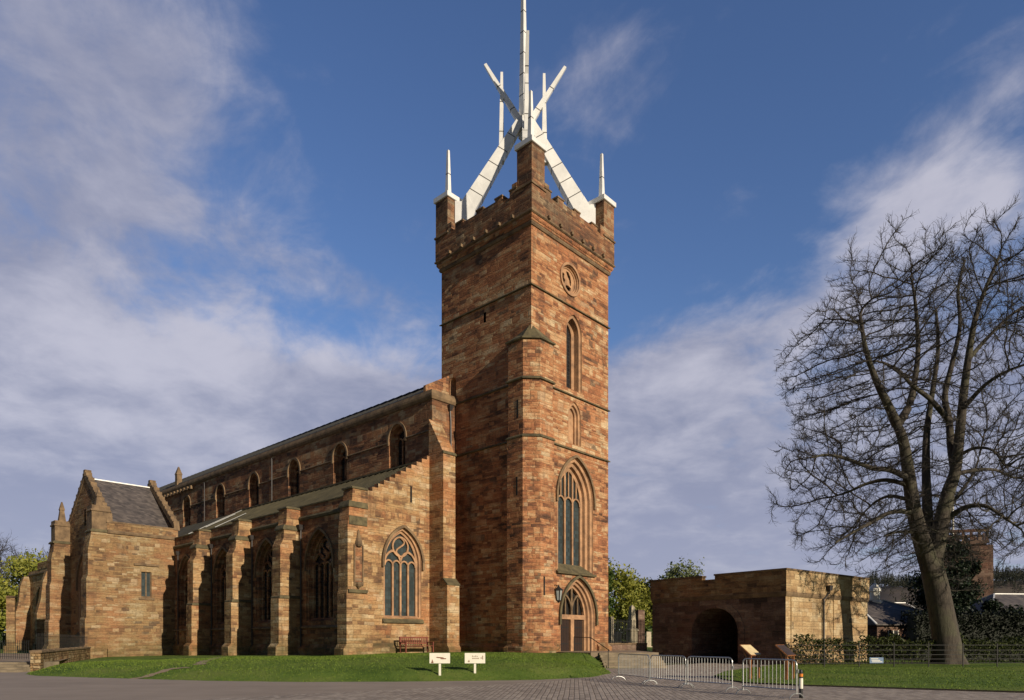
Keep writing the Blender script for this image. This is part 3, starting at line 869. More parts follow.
m_.obj('roll_seam', M['dark_lead'], nr)
for h in chole:
    window(ch, Nn, *h, [(.10, .10), (.30, .52)], 2, 'plain', .13, glass_m='dim_glass', trim='nave', sill=False, hood=.09, slope=.25)

# finial far along the ridge
m_ = MB(); m_.box(-2.15, -1.6, 51.0, 51.55, 18.9, 20.3); m_.hull([(-2.2, 50.95, 20.3), (-1.55, 50.95, 20.3), (-1.55, 51.6, 20.3), (-2.2, 51.6, 20.3)], [(-1.93, 51.22, 21.2), (-1.82, 51.22, 21.2), (-1.82, 51.33, 21.2), (-1.93, 51.33, 21.2)])
m_.obj('finial', M['cope'], ch)

# --- aisle
mb = MB()
aw = [(c-1.65, c+1.65, 2.95, 6.75, 2.35) for c in (11.9, 19.1, 26.3, 33.6)]
plate(mb, Na, [(AW, -.2), (36.3, -.2), (36.3, 10.9), (AW, 10.9)], [arch(*h) for h in aw])
ww = (-6.32, -3.16, 3.12, 6.75, 2.35)
n = 13; g = [(XA, -.2)]
x0, z0, x1, z1 = XA+.05, 10.70, XN, 14.45
for k in range(n):
    xa = XA if k == 0 else x0+(x1-x0)*k/n
    z = z0+(z1-z0)*(k+.6)/n
    g += [(xa, z), (x0+(x1-x0)*(k+1)/n, z)]
g.append((XN, -.2))
plate(mb, Wn, g, [arch(*ww)])
# the back of the stepped gable so that it has thickness above the roof
plate(mb, Wn, [(p[0], max(p[1], 9.0)) for p in g[1:-1]] + [(XN, 9.0), (XA, 9.0)], (), .45)
for a, b in zip(g[1:-2], g[2:-1]):
    mb.add([Wn(*a, 0), Wn(*b, 0), Wn(*b, .45), Wn(*a, .45)], [(0, 1, 2, 3)])
ledge(mb, Na, AW, 36.3, [(0, -.2), (.22, -.2), (.22, 1.1), (0, 1.35)], 1, 0)
ledge(mb, Wn, XA, XN, [(0, -.2), (.22, -.2), (.22, 1.1), (0, 1.35)], 1, 0)
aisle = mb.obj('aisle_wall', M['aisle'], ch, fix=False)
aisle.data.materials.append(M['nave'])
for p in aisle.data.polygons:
    if abs(p.normal.x) > .7: p.material_index = 1  # north faces: redder nave stone, partly darkened to stand for shade
m_ = MB(); ledge(m_, Na, AW, 36.2, [(-.03, 9.92), (.12, 9.96), (.16, 10.10), (.10, 10.22), (-.03, 10.26)])
ledge(m_, Na, AW, 36.2, [(-.28, 10.82), (.06, 10.9), (.06, 10.98), (-.28, 11.06)])
m_.obj('string_course', M['moss'], aisle)
m_ = MB(); ledge(m_, Na, AW, 36.2, drip(2.45, .14, .24)); m_.obj('sill_course', M['cope'], aisle)
for h in aw:
    window(ch, Na, *h, [(.14, .12), (.30, .42)], 4, 'swirl', .14, glass_m='dim_glass', trim='nave', sill=False, hood=.10)
window(ch, Wn, *ww, [(.14, .08), (.30, .26)], 4, 'swirl', .14, hood=.16, sill_out=.16)
m_ = MB()
slot(m_, (-4.05, AW), (0, -1), .16, 10.9, 12.0)
m_.pieces('arrow_slit', M['void'], aisle)
m_ = MB()
m_.hull([(XA+.2, AW+.44, 10.6), (XN-.01, AW+.44, 14.0), (XN-.01, AW+.44, 14.12), (XA+.2, AW+.44, 10.95)],
        [(XA+.2, 48.1, 10.6), (XN-.01, 48.1, 14.0), (XN-.01, 48.1, 14.12), (XA+.2, 48.1, 10.95)])
ar = m_.obj('aisle_roof', M['lead'], ch)
m_ = MB(); a = AW+1.2
while a < 36:
    m_.bar((XA+.3, a, 11.05), (XN-.08, a, 14.14), .06, .05); a += .75
m_.obj('roll_seam', M['lead'], ar)
m_ = MB(); m_.bar((XN-.1, AW+.5, 14.2), (XN-.1, 36.3, 14.2), .2, .12); m_.obj('flashing', M['moss'], ar)
m_ = MB()
for a, f0, f1 in ((29.2, .05, .55), (33.6, .25, .75), (34.6, .05, .95)):
    A = Vector((XA+.3, a, 11.06)); B = Vector((XN-.1, a, 14.2))
    m_.bar(A.lerp(B, f0)+Vector((0, 0, .04)), A.lerp(B, f1)+Vector((0, 0, .04)), .09, .05)
m_.pieces('metal_strip', M['steel'], ar)

# --- buttresses
def buttress(x, a0, a1, prof, mat, fl=1, caps=()):
    """prof = (out, z) up the outer edge; stands against a north wall at x"""
    mb = MB(); P = [(-.05, prof[0][1])] + list(prof) + [(-.05, prof[-1][1])]
    mb.hull([(x-p, a0, z) for p, z in P], [(x-p, a1, z) for p, z in P])
    o = mb.obj('buttress', M[mat], ch)
    c = MB()
    for out, z, hgt in caps:
        q = .07
        c.rings([[(x-out-q, a0-q, z), (x+.03, a0-q, z), (x+.03, a1+q, z), (x-out-q, a1+q, z)],
                 [(x-out-q, a0-q, z+.10), (x+.03, a0-q, z+.10), (x+.03, a1+q, z+.10), (x-out-q, a1+q, z+.10)],
                 [(x-out+.04, a0+.01, z+hgt), (x+.03, a0+.01, z+hgt), (x+.03, a1-.01, z+hgt), (x-out+.04, a1-.01, z+hgt)]])
    if caps: c.pieces('cap_moulding', M['moss'], o)
    return o
bprof = [(1.85, -.3), (1.85, 1.15), (1.62, 1.4), (1.62, 4.45), (1.50, 4.75), (1.50, 8.15), (1.25, 8.65), (1.22, 9.4), (1.05, 9.75), (1.0, 10.75)]
for a in (14.35, 21.45, 28.55):
    buttress(XA, a, a+1.1, bprof, 'aisle', caps=((1.25, 9.25, .35), (1.02, 10.72, .16), (1.52, 4.52, .22)))
bq = buttress(XA+.05, 6.50, 7.5, [(1.72, -.3), (1.72, 1.1), (1.5, 1.4), (1.5, 4.5), (1.42, 4.75), (1.42, 8.6), (1.34, 9.3), (1.3, 9.9), (1.1, 10.25), (1.05, 11.0)], 'aisle',
              caps=((1.32, 9.8, .4), (1.08, 10.95, .15)))
m_ = MB(); m_.box(XA-1.3, XA+.02, 6.44, 6.495, 8.72, 9.25); m_.box(XA-1.36, XA+.02, 6.38, 6.495, 4.55, 4.75); m_.pieces('band_course', M['moss'], bq)
m_ = MB()   # image niche: canopy, dark panel and bracket
m_.lathe((XA-.62, 6.44, 0), [(.02, 8.45), (.08, 8.25), (.12, 8.0), (.22, 7.7), (.24, 7.5), (.16, 7.4)], 8)
m_.lathe((XA-.62, 6.42, 0), [(.22, 5.22), (.25, 5.08), (.18, 4.95), (.10, 4.88), (.03, 4.8)], 8)
for q in (-.92, -.32): m_.box(XA+q-.04, XA+q+.04, 6.40, 6.52, 5.0, 7.5)
m_.obj('image_niche', M['cope'], bq)
m_ = MB(); m_.box(XA-.88, XA-.36, 6.47, 6.497, 5.1, 7.5); m_.obj('niche_dark_panel', M['parapet'], bq)  # flat panel without a hollow; the niche's shade is put into its dark colour
# buttress carrying the nave arcade at the west end
mb = MB(); P = [(-.05, -.3), (2.0, -.3), (2.0, 1.1), (1.85, 1.3), (1.85, 5.35), (1.45, 5.75), (1.45, 14.35), (-.05, 16.9)]
mb.hull([(XN-.25, AW-p, z) for p, z in P], [(XN+.85, AW-p, z) for p, z in P])
nb = mb.obj('buttress', M['aisle'], ch)
m_ = MB(); m_.hull([(XN-.30, AW-1.52, 14.28), (XN+.90, AW-1.52, 14.28), (XN+.90, AW-1.40, 14.28), (XN-.30, AW-1.40, 14.28)], [(XN-.30, AW-1.52, 14.40), (XN+.90, AW-1.52, 14.40), (XN+.90, AW-1.40, 14.5), (XN-.30, AW-1.40, 14.5)])
m_.hull([(XN-.30, AW-1.87, 5.34), (XN+.90, AW-1.87, 5.34), (XN+.90, AW-1.45, 5.74), (XN-.30, AW-1.45, 5.74)], [(XN-.30, AW-1.90, 5.44), (XN+.90, AW-1.90, 5.44), (XN+.90, AW-1.45, 5.86), (XN-.30, AW-1.45, 5.86)])
m_.pieces('cap_moulding', M['moss'], nb)
# rainwater pipes
def pipe(pts, hop=None):
    m_ = MB(); m_.tube(pts, .055, 6)
    if hop: x, y, z = hop; m_.hull([(x-.1, y-.1, z), (x+.1, y-.1, z), (x+.1, y+.1, z), (x-.1, y+.1, z)], [(x-.2, y-.2, z+.35), (x+.2, y-.2, z+.35), (x+.2, y+.2, z+.35), (x-.2, y+.2, z+.35)])
    return m_.obj('rainwater_pipe', M['pipe'], ch)
pipe([(-.62, AW-.08, 18.2), (-.55, AW-.1, 17.2), (-.5, AW-.1, 12), (-.5, AW-.1, 1)], (-.62, AW-.1, 17.9))
for a in (14.1, 21.2, 28.3, 35.2): pipe([(XA-.1, a, 9.6), (XA-.1, a, .6)], (XA-.15, a, 9.3))
for a in (29.3, 43.5): pipe([(XN-.1, a, 18.2), (XN-.1, a, 14.1)])

# --- north transept
AT, AE, XT = 36.2, 48.2, -13.7
Wx, Nx = Face('W', AT), Face('N', XT)
mb = MB()
wh = [(-10.98, 5.45), (-10.12, 5.45), (-10.12, 7.7), (-10.98, 7.7)]
plate(mb, Wx, [(XT, -.2), (XA+.3, -.2), (XA+.3, 11.75), (XT, 11.75)], [wh])
gw = (40.1, 44.3, 2.4, 6.6, 3.0)
gs = [(42.0, 12.1), (42.4, 12.1), (42.4, 13.6), (42.0, 13.6)]
plate(mb, Nx, [(AT, -.2), (AE, -.2), (AE, 11.9), (42.2, 16.6), (AT, 11.9)], [arch(*gw), gs])
mb.add([(XT, AE, -.2), (XA, AE, -.2), (XA, AE, 11.9), (XT, AE, 11.9)], [(0, 1, 2, 3)])
ledge(mb, Wx, XT, XA, [(0, -.2), (.18, -.2), (.18, .8), (0, 1.0)], 0, 0)
tr = mb.obj('transept_wall', M['transept'], ch, fix=False)
m_ = MB(); ledge(m_, Wx, XT, XA+.3, [(-.05, 10.72), (.12, 10.8), (.16, 10.98), (.10, 11.06), (-.05, 11.1)])
ledge(m_, Wx, XT, XA+.3, [(-.35, 11.752), (.03, 11.752), (.03, 11.86), (-.35, 11.9)])
m_.obj('parapet_cornice', M['cope'], tr)
m_ = MB(); a = .42
for x in (XT, XA+.02):     # raised gable copings
    for sg in (-1, 1):
        e0 = (42.2+sg*6.05, 11.85); e1 = (42.2, 16.75)
        m_.hull([(x-.06, e0[0], e0[1]-.15), (x+a, e0[0], e0[1]-.15), (x+a, e0[0]-sg*.1, e0[1]+.45), (x-.06, e0[0]-sg*.1, e0[1]+.45)],
                [(x-.06, e1[0]-sg*.002, e1[1]-.3), (x+a, e1[0]-sg*.002, e1[1]-.3), (x+a, e1[0]-sg*.002, e1[1]+.35), (x-.06, e1[0]-sg*.002, e1[1]+.35)])
        for k in range(9):
            f = (k+.5)/9; y = e0[0]+(e1[0]-e0[0])*f; z = e0[1]+(e1[1]-e0[1])*f
            m_.box(x-.07, x+a+.01, y-.16, y+.16, z+.1, z+.44)
    m_.box(x-.09, x+a+.03, 41.97, 42.43, 16.6, 17.2)
m_.obj('gable_coping', M['cope'], tr)
m_ = MB()
m_.hull([(XT+.3, AT+.3, 11.0), (XT+.3, 42.2, 16.45), (XT+.3, AE-.3, 11.0)], [(XA+.35, AT+.3, 11.0), (XA+.35, 42.2, 16.45), (XA+.35, AE-.3, 11.0)])
tro = m_.obj('transept_roof', M['slate'], ch)
m_ = MB(); m_.bar((XT+.4, 42.2, 16.48), (XA+.1, 42.2, 16.48), .18, .10); m_.obj('ridge_flashing', M['white_metal'], tro)
# inner gable wall between transept chapel and crossing
m_ = MB(); m_.hull([(XA+.06, AT+.01, 10.9), (XA+.06, AE-.01, 10.9), (XA+.06, 42.2, 16.5)], [(XA+.4, AT+.01, 10.9), (XA+.4, AE-.01, 10.9), (XA+.4, 42.2, 16.5)])
m_.obj('inner_gable', M['transept'], tr)
wo_ = MB()
wo_.rings([[Wx(*p, 0) for p in wh], [Wx(-10.9+.0, 5.55, .2), Wx(-10.2, 5.55, .2), Wx(-10.2, 7.62, .2), Wx(-10.9, 7.62, .2)]], True, False)
band(wo_, Wx, [(-10.55, 5.5), (-10.55, 7.7)], .09, .12, .22)
ledge(wo_, Wx, -11.6, -9.5, [(-.03, 8.2), (.14, 8.23), (.14, 8.36), (-.03, 8.45)]); ledge(wo_, Wx, -11.2, -9.9, [(-.03, 5.2), (.1, 5.22), (.1, 5.36), (-.03, 5.44)])
w1 = wo_.obj('window', M['cope'], ch)
m_ = MB(); plate(m_, Wx, [(-11, 5.4), (-10.1, 5.4), (-10.1, 7.75), (-11, 7.75)], (), .19); m_.obj('glass_pane', M['glass'], w1, fix=False)
window(ch, Nx, *gw, [(.2, .12), (.4, .42)], 4, 'intersect', .15, glass_m='dim_glass', hood=.16)
m_ = MB(); plate(m_, Nx, [(41.9, 12), (42.5, 12), (42.5, 13.7), (41.9, 13.7)], (), .3); m_.obj('dark_recess', M['void'], tr, fix=False)
tb = [(1.95, -.3), (1.95, .7), (1.7, 1.25), (1.7, 3.4), (1.6, 3.6), (1.6, 6.8), (1.48, 7.2), (1.48, 9.3), (1.30, 10.3), (1.22, 10.9)]
def pinnacle(x0, x1, y0, y1, z0, z1, z2):
    m_ = MB(); m_.box(x0, x1, y0, y1, z0, z1)
    e = .08; cx_, cy_ = (x0+x1)/2, (y0+y1)/2
    m_.rings([[(x0-e, y0-e, z1-.5), (x1+e, y0-e, z1-.5), (x1+e, y1+e, z1-.5), (x0-e, y1+e, z1-.5)], [(x0-e, y0-e, z1-.4), (x1+e, y0-e, z1-.4), (x1+e, y1+e, z1-.4), (x0-e, y1+e, z1-.4)],
              [(x0+.2, y0+.2, z1), (x1-.2, y0+.2, z1), (x1-.2, y1-.2, z1), (x0+.2, y1-.2, z1)]])
    m_.rings([[(cx_+sx*.3, cy_+sy*.3, z1-.05) for sx, sy in ((-1,-1),(1,-1),(1,1),(-1,1))], [(cx_+sx*.17, cy_+sy*.17, z1+(z2-z1)*.55) for sx, sy in ((-1,-1),(1,-1),(1,1),(-1,1))],
              [(cx_+sx*.22, cy_+sy*.22, z1+(z2-z1)*.6) for sx, sy in ((-1,-1),(1,-1),(1,1),(-1,1))], [(cx_+sx*.05, cy_+sy*.05, z2) for sx, sy in ((-1,-1),(1,-1),(1,1),(-1,1))]])
    return m_.obj('pinnacle', M['cope'], ch)
buttress(XT+.03, AT+.02, AT+1.45, tb, 'transept', caps=((1.24, 10.82, .25),))
pinnacle(XT-1.15, XT+.25, AT+.06, AT+1.35, 11.0, 13.1, 14.55)
buttress(XT+.03, AE-1.45, AE-.02, [(p+.1, z) for p, z in tb], 'transept', caps=((1.4, 10.82, .25),))
pinnacle(XT-1.25, XT+.2, AE-1.4, AE-.1, 11.0, 13.0, 14.9)

# --- choir aisle beyond the transept
mb = MB()
cw = [(c-1.5, c+1.5, 3.2, 6.6, 2.2) for c in (62, 81.5)]
plate(mb, Na, [(AE, -.2), (88, -.2), (88, 11.3), (AE, 11.3)], [arch(*h) for h in cw])
mb.add([(XA, 88, .2), (XN, 88, .2), (XN, 88, 14.0), (XA, 88, 11)], [(0, 1, 2, 3)])
mb.box(XA-.04, XA+.4, AE, 55, 11.3, 12.1); mb.box(XA-.04, XA+.4, 58, 68, 11.3, 11.8); mb.box(XA-.04, XA+.4, 71, 83, 11.3, 12.2)
mb.add([(XA+.3, AE, 11.0), (XN, AE, 13.9), (XN, 88, 13.9), (XA+.3, 88, 11.0)], [(0, 1, 2, 3)])
ca = mb.obj('choir_wall', M['aisle'], ch, fix=False)
m_ = MB(); ledge(m_, Na, AE, 88, [(-.03, 10.6), (.18, 10.65), (.18, 10.85), (-.03, 10.95)]); m_.obj('string_course', M['cope'], ca)
for h in cw: window(ch, Na, *h, [(.2, .12), (.35, .4)], 3, 'intersect', .14, glass_m='dim_glass', hood=.16)
for a in (75.5, 87.0):
    buttress(XA, a, a+1.1, [(2.0, -.3), (2.0, 1.0), (1.8, 1.3), (1.8, 5.0), (1.35, 7.0), (1.15, 9.2), (.7, 10.6)], 'transept', caps=())
# ------------------------------------------------------------------ ground, lawns, road
def sheet(name, pts, z, mat, rot=0.0):
    m_ = MB(); c, s = math.cos(-rot), math.sin(-rot)
    tri = tessellate_polygon([[Vector((x, y, 0)) for x, y in pts]])
    m_.add([(x*c-y*s, x*s+y*c, 0) for x, y in pts], tri)
    o = m_.obj(name, mat); o.rotation_euler = (0, 0, rot); o.location = (0, 0, z)
    for p in o.data.polygons:
        if p.normal.z < 0: p.flip()
    return tag(o, kind='structure')
sheet('ground', [(-4000, -600), (4000, -600), (4000, 5000), (-4000, 5000)], -.06, M['field'])
sheet('road', [(-90, -20), (70, -20), (70, 30), (16, 50), (-5, 34), (-60, 70), (-90, 70)], 0.0, M['tarmac'])
sheet('sett_paving', [(-9.3, 18.6), (-2.8, 23.7), (.6, 26.4), (3.6, 30.2), (5.9, 38.4), (14.5, 50.5), (17.2, 45.4), (10.9, 35.7), (8.7, 30), (8.8, 26.1), (10.55, 24.55), (15.94, 21.35), (46, 3), (46, -20), (-60, -20), (-60, -12)], .006, M['setts'], R(-5.2))

# the mound the church stands on
front = [(-25.5, 36.5), (-23.6, 33.3), (-21.95, 31.7), (-17.9, 30.0), (-12.6, 27.9), (-8.2, 27.0), (-3.3, 27.4), (1.15, 28.5), (3.6, 30.6), (5.0, 34.0), (5.35, 38.0), (5.42, 40.2)]
outline = front + [(9.3, 40.3), (9.6, 55), (22, 75), (22, 190), (-160, 190), (-160, 60), (-60, 60), (-36, 58)]
OA = np.array(outline, float); OB = np.roll(OA, -1, 0)
def mound_h(X, Y):
    P = np.stack([X, Y], -1)[:, None, :]
    d = OB-OA; t = np.clip(((P-OA)*d).sum(-1)/(d*d).sum(-1), 0, 1)
    q = P-(OA+t[..., None]*d); dist = np.sqrt((q**2).sum(-1)).min(1)
    # inside test
    x, y = X[:, None], Y[:, None]
    c = ((OA[:, 1] > y) != (OB[:, 1] > y)) & (x < (OB[:, 0]-OA[:, 0])*(y-OA[:, 1])/(OB[:, 1]-OA[:, 1]+1e-12)+OA[:, 0])
    ins = (c.sum(1) % 2) == 1
    ss = lambda v: np.clip(v, 0, 1)**2*(3-2*np.clip(v, 0, 1))
    top = np.clip(.84-.021*(-X-4), .20, .84)
    h = np.minimum(.32, top)*ss(dist/1.6)+np.maximum(top-.32, 0)*ss(dist/6.5)
    h += .035*np.sin(X*.7+1.3*np.sin(Y*.31))*ss(dist/3)*ss((48-Y)/6) + .02*np.sin(X*1.9+Y*.8)*ss(dist/2)*ss((48-Y)/6)
    near_door = .845*ss((Y-39.8)/3.2)*ss((5.5-X)/.9)*ss((X-.5)/3)
    h = np.maximum(h, near_door)
    return np.where(ins, h, -.25*ss(dist/.8)-.02)
xs = np.concatenate([np.arange(-160, -42, 6), np.arange(-42, 12, .45), np.arange(12, 24, 2)])
ys = np.concatenate([np.arange(25.5, 46, .3), np.arange(46, 70, 1.2), np.arange(70, 192, 8)])
gx, gy = np.meshgrid(xs, ys); hz = mound_h(gx.ravel(), gy.ravel())
keep = {}
nx_ = len(xs); vv = np.stack([gx.ravel(), gy.ravel(), hz], 1)
ff = []
for j in range(len(ys)-1):
    for i in range(nx_-1):
        k = j*nx_+i; q = (k, k+1, k+nx_+1, k+nx_)
        if max(hz[list(q)]) > -.1: ff.append(q)
used = sorted({i for f in ff for i in f}); mp = {k: i for i, k in enumerate(used)}
m_ = MB(); m_.add([tuple(vv[k]) for k in used], [tuple(mp[i] for i in f) for f in ff])
mound = tag(m_.obj('church_lawn', M['grass'], smooth=True), kind='structure')

lawn_pts = [(46, 3.3), (15.94, 21.5), (10.4, 24.75), (8.9, 26.2), (8.75, 28.2), (9.1, 31), (11.0, 35.6), (17.3, 45.2), (29, 56), (60, 75), (75, 40)]
m_ = MB(); z = .055
tri = tessellate_polygon([[Vector((x, y, 0)) for x, y in lawn_pts]])
nn = len(lawn_pts)
m_.add([(x, y, z) for x, y in lawn_pts], tri)
tag(m_.obj('lawn', M['grass']), kind='structure')
M['soil'] = plain('cut_turf_soil', (.030, .024, .016), .95, 0, .5, 6, .5)
m_ = MB()
m_.add([(x, y, z-.001) for x, y in lawn_pts] + [(x, y, -.05) for x, y in lawn_pts], [(i, (i+1) % nn, nn+(i+1) % nn, nn+i) for i in range(nn)])
tag(m_.obj('lawn_edge', M['soil']), kind='structure')
# worn earth tracks crossing the church lawn
def track(pts, w, name='worn_track'):
    m_ = MB(); P = []
    for (x0, y0), (x1, y1) in zip(pts, pts[1:]):
        for k in range(8): P.append((x0+(x1-x0)*k/8, y0+(y1-y0)*k/8))
    P.append(pts[-1]); P = np.array(P)
    d = np.gradient(P, axis=0); d /= np.linalg.norm(d, axis=1)[:, None]; nrm = np.stack([-d[:, 1], d[:, 0]], 1)
    jit = 1+.35*np.sin(np.arange(len(P))*1.7)
    rows = []
    for o_ in (-1, -.33, .33, 1):
        q = P+nrm*(w/2*o_)*jit[:, None]; rows.append(np.column_stack([q, mound_h(q[:, 0], q[:, 1])+.018]))
    L = [[tuple(r[i]) for r in rows] for i in range(len(P))]
    m_.rings(L, False, False)
    return tag(m_.obj(name, M['path'], fix=False), kind='structure')
track([(-16.2, 29.2), (-15.2, 30.1), (-14.5, 30.9)], .40)
track([(-14.6, 32.2), (-15.6, 35), (-17.3, 40), (-18.6, 44.5)], .45)

# grass blades over the near part of both lawns
N = 42000
bx = rng.uniform(-25, 6, N); by = rng.uniform(26.8, 43, N)*1.0
by = 26.8 + (by-26.8)**1.0
hh = mound_h(bx, by); ok = hh > .004
bx, by, bz = bx[ok], by[ok], hh[ok]
N2 = 17000
cx2 = rng.uniform(8.5, 32, N2); cy2 = rng.uniform(13, 41, N2)
LA = np.array(lawn_pts); LB = np.roll(LA, -1, 0)
c = ((LA[:, 1] > cy2[:, None]) != (LB[:, 1] > cy2[:, None])) & (cx2[:, None] < (LB[:, 0]-LA[:, 0])*(cy2[:, None]-LA[:, 1])/(LB[:, 1]-LA[:, 1]+1e-12)+LA[:, 0])
ok = (c.sum(1) % 2) == 1
bx = np.concatenate([bx, cx2[ok]]); by = np.concatenate([by, cy2[ok]]); bz = np.concatenate([bz, np.full(ok.sum(), z)])
n = len(bx); th = rng.uniform(0, 6.283, n); ln = rng.uniform(.02, .06, n); w = rng.uniform(.012, .028, n)
lx_, ly_ = rng.normal(0, .03, n), rng.normal(0, .03, n)
tri = np.zeros((n, 3, 3))
tri[:, 0] = np.stack([bx-np.cos(th)*w, by-np.sin(th)*w, bz-.005], 1)
tri[:, 1] = np.stack([bx+np.cos(th)*w, by+np.sin(th)*w, bz-.005], 1)
tri[:, 2] = np.stack([bx+lx_, by+ly_, bz+ln], 1)
def soup(name, quads, mat, parent=None):
    """many separate small faces, (n, k, 3)"""
    n, k, _ = quads.shape
    me = bpy.data.meshes.new(name)
    me.vertices.add(n*k); me.vertices.foreach_set('co', quads.reshape(-1).astype(np.float32))
    me.loops.add(n*k); me.loops.foreach_set('vertex_index', np.arange(n*k, dtype=np.int32))
    me.polygons.add(n); me.polygons.foreach_set('loop_start', np.arange(0, n*k, k, dtype=np.int32))
    me.update(calc_edges=True)
    me.materials.append(mat)
    o = bpy.data.objects.new(name, me); COL.objects.link(o)
    if parent: o.parent = parent
    return o
tag(soup('grass', tri, M['blade']), kind='stuff')

# stone steps up to the churchyard and the terrace before the door
m_ = MB()
for k in range(6):
    m_.box(5.42, 9.1, 40.4+k*.48, 40.4+(k+1)*.48+(.0 if k < 5 else 3), 0, .145*(k+1))
tag(m_.obj('steps', M['flag']), kind='structure')
tp_ = [(3.2, 44.9), (4.9, 42.9), (9.12, 42.9), (9.1, 53.0), (7.8, 57), (7.0, 52.2), (1.9, 46.4)]
m_ = MB(); nn = len(tp_); tri = tessellate_polygon([[Vector((x, y, 0)) for x, y in tp_]])
m_.add([(x, y, .872) for x, y in tp_] + [(x, y, -.05) for x, y in tp_], list(tri) + [(i, (i+1) % nn, nn+(i+1) % nn, nn+i) for i in range(nn)])
tag(m_.obj('terrace', M['path']), kind='structure')
sheet('path', [(-60, 37), (-27.5, 37.6), (-26.2, 40), (-37, 60), (-60, 66)], .45, M['path'])
m_ = MB()
for k in range(4):
    m_.box(-33, -25.2, 35.2+k*.55, 35.2+(k+1)*.55+(.0 if k < 3 else 1.0), -.02, .115*(k+1))
tag(m_.obj('path_steps', M['flag']), kind='structure')
# ------------------------------------------------------------------ fortified gatehouse on the right
gu, gv = Vector((-.625, .781, 0)), Vector((.781, .625, 0))
GC = (17.85, 45.0, 0)
gt = empty('gatehouse', 'low flat roofed stone gatehouse with a dark round arch and a pale sunlit side', 'gatehouse', GC, math.atan2(gv.y, gv.x))
Wg, Ng = Face('W', 0.0), Face('N', 0.0)
GL_, GW = 11.1, 11.6
mb = MB()
ga = (3.55, 7.35, -.1, 2.15, 1.75)
plate(mb, Ng, [(0, -.1), (GL_, -.1), (GL_, 4.65), (0, 4.65)], [arch(*ga)])
mb.add([(0, GL_, -.1), (GW, GL_, -.1), (GW, GL_, 4.65), (0, GL_, 4.65)], [(0, 1, 2, 3)])
mb.add([(GW, 0, -.1), (GW, GL_, -.1), (GW, GL_, 4.65), (GW, 0, 4.65)], [(0, 1, 2, 3)])
mb.add([(0, 0, 4.6), (GW, 0, 4.6), (GW, GL_, 4.6), (0, GL_, 4.6)], [(0, 1, 2, 3)])
gw_ = mb.obj('wall', M['gate'], gt, fix=False)
mb = MB()
mb.rings([[Ng(*p, d) for p in arch(*ga)] for d in (0, .5, 6.0, 11.0)], True, False)
mb.obj('archway', M['gate'], gt)
mb = MB()
band(mb, Ng, arch(ga[0], ga[1], 0, ga[3], ga[4], -.28), .5, -.05, .03)
mb.obj('voussoirs', M['gate'], gt)
mb = MB()
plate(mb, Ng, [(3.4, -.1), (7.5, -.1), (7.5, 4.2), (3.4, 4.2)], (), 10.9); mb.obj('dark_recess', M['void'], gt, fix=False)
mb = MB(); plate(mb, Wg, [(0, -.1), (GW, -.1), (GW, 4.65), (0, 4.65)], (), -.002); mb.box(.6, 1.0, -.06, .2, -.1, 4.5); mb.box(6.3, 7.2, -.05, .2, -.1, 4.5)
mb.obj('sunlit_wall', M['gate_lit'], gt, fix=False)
pr = [(-.05, 4.5), (.06, 4.52), (.12, 4.66), (.14, 4.80), (-.05, 4.86)]
mb = MB(); ledge(mb, Wg, 0, GW, pr, 1, 0); ledge(mb, Ng, 0, GL_, pr, 1, 0); mb.obj('string_course', M['cope'], gt)
mb = MB()
mb.box(-.1, .3, -.1, 5.35, 4.75, 6.22); mb.box(-.1, .3, 5.35, 6.42, 4.75, 5.98); mb.box(-.1, .3, 6.42, GL_+.1, 4.75, 6.18)
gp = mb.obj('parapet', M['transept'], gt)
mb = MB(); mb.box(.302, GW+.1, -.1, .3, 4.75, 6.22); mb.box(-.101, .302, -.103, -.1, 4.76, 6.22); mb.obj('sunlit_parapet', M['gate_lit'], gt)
mb = MB(); mb.box(-.16, .36, -.16, 5.4, 6.222, 6.34); mb.box(-.16, .36, 6.38, GL_+.15, 6.182, 6.30); mb.box(.362, GW+.15, -.16, .36, 6.222, 6.34)
mb.obj('coping', M['cope'], gt)
mb = MB(); mb.tube([(5.3, -.25, 5.1), (5.3, -.22, 4.95), (4.75, -.12, 4.45), (4.75, -.12, 0)], .07, 6)
mb.hull([(5.15, -.36, 5.1), (5.45, -.36, 5.1), (5.45, -.1, 5.1), (5.15, -.1, 5.1)], [(5.05, -.4, 5.45), (5.55, -.4, 5.45), (5.55, -.1, 5.45), (5.05, -.1, 5.45)])
mb.obj('rainwater_pipe', M['pipe'], gt)

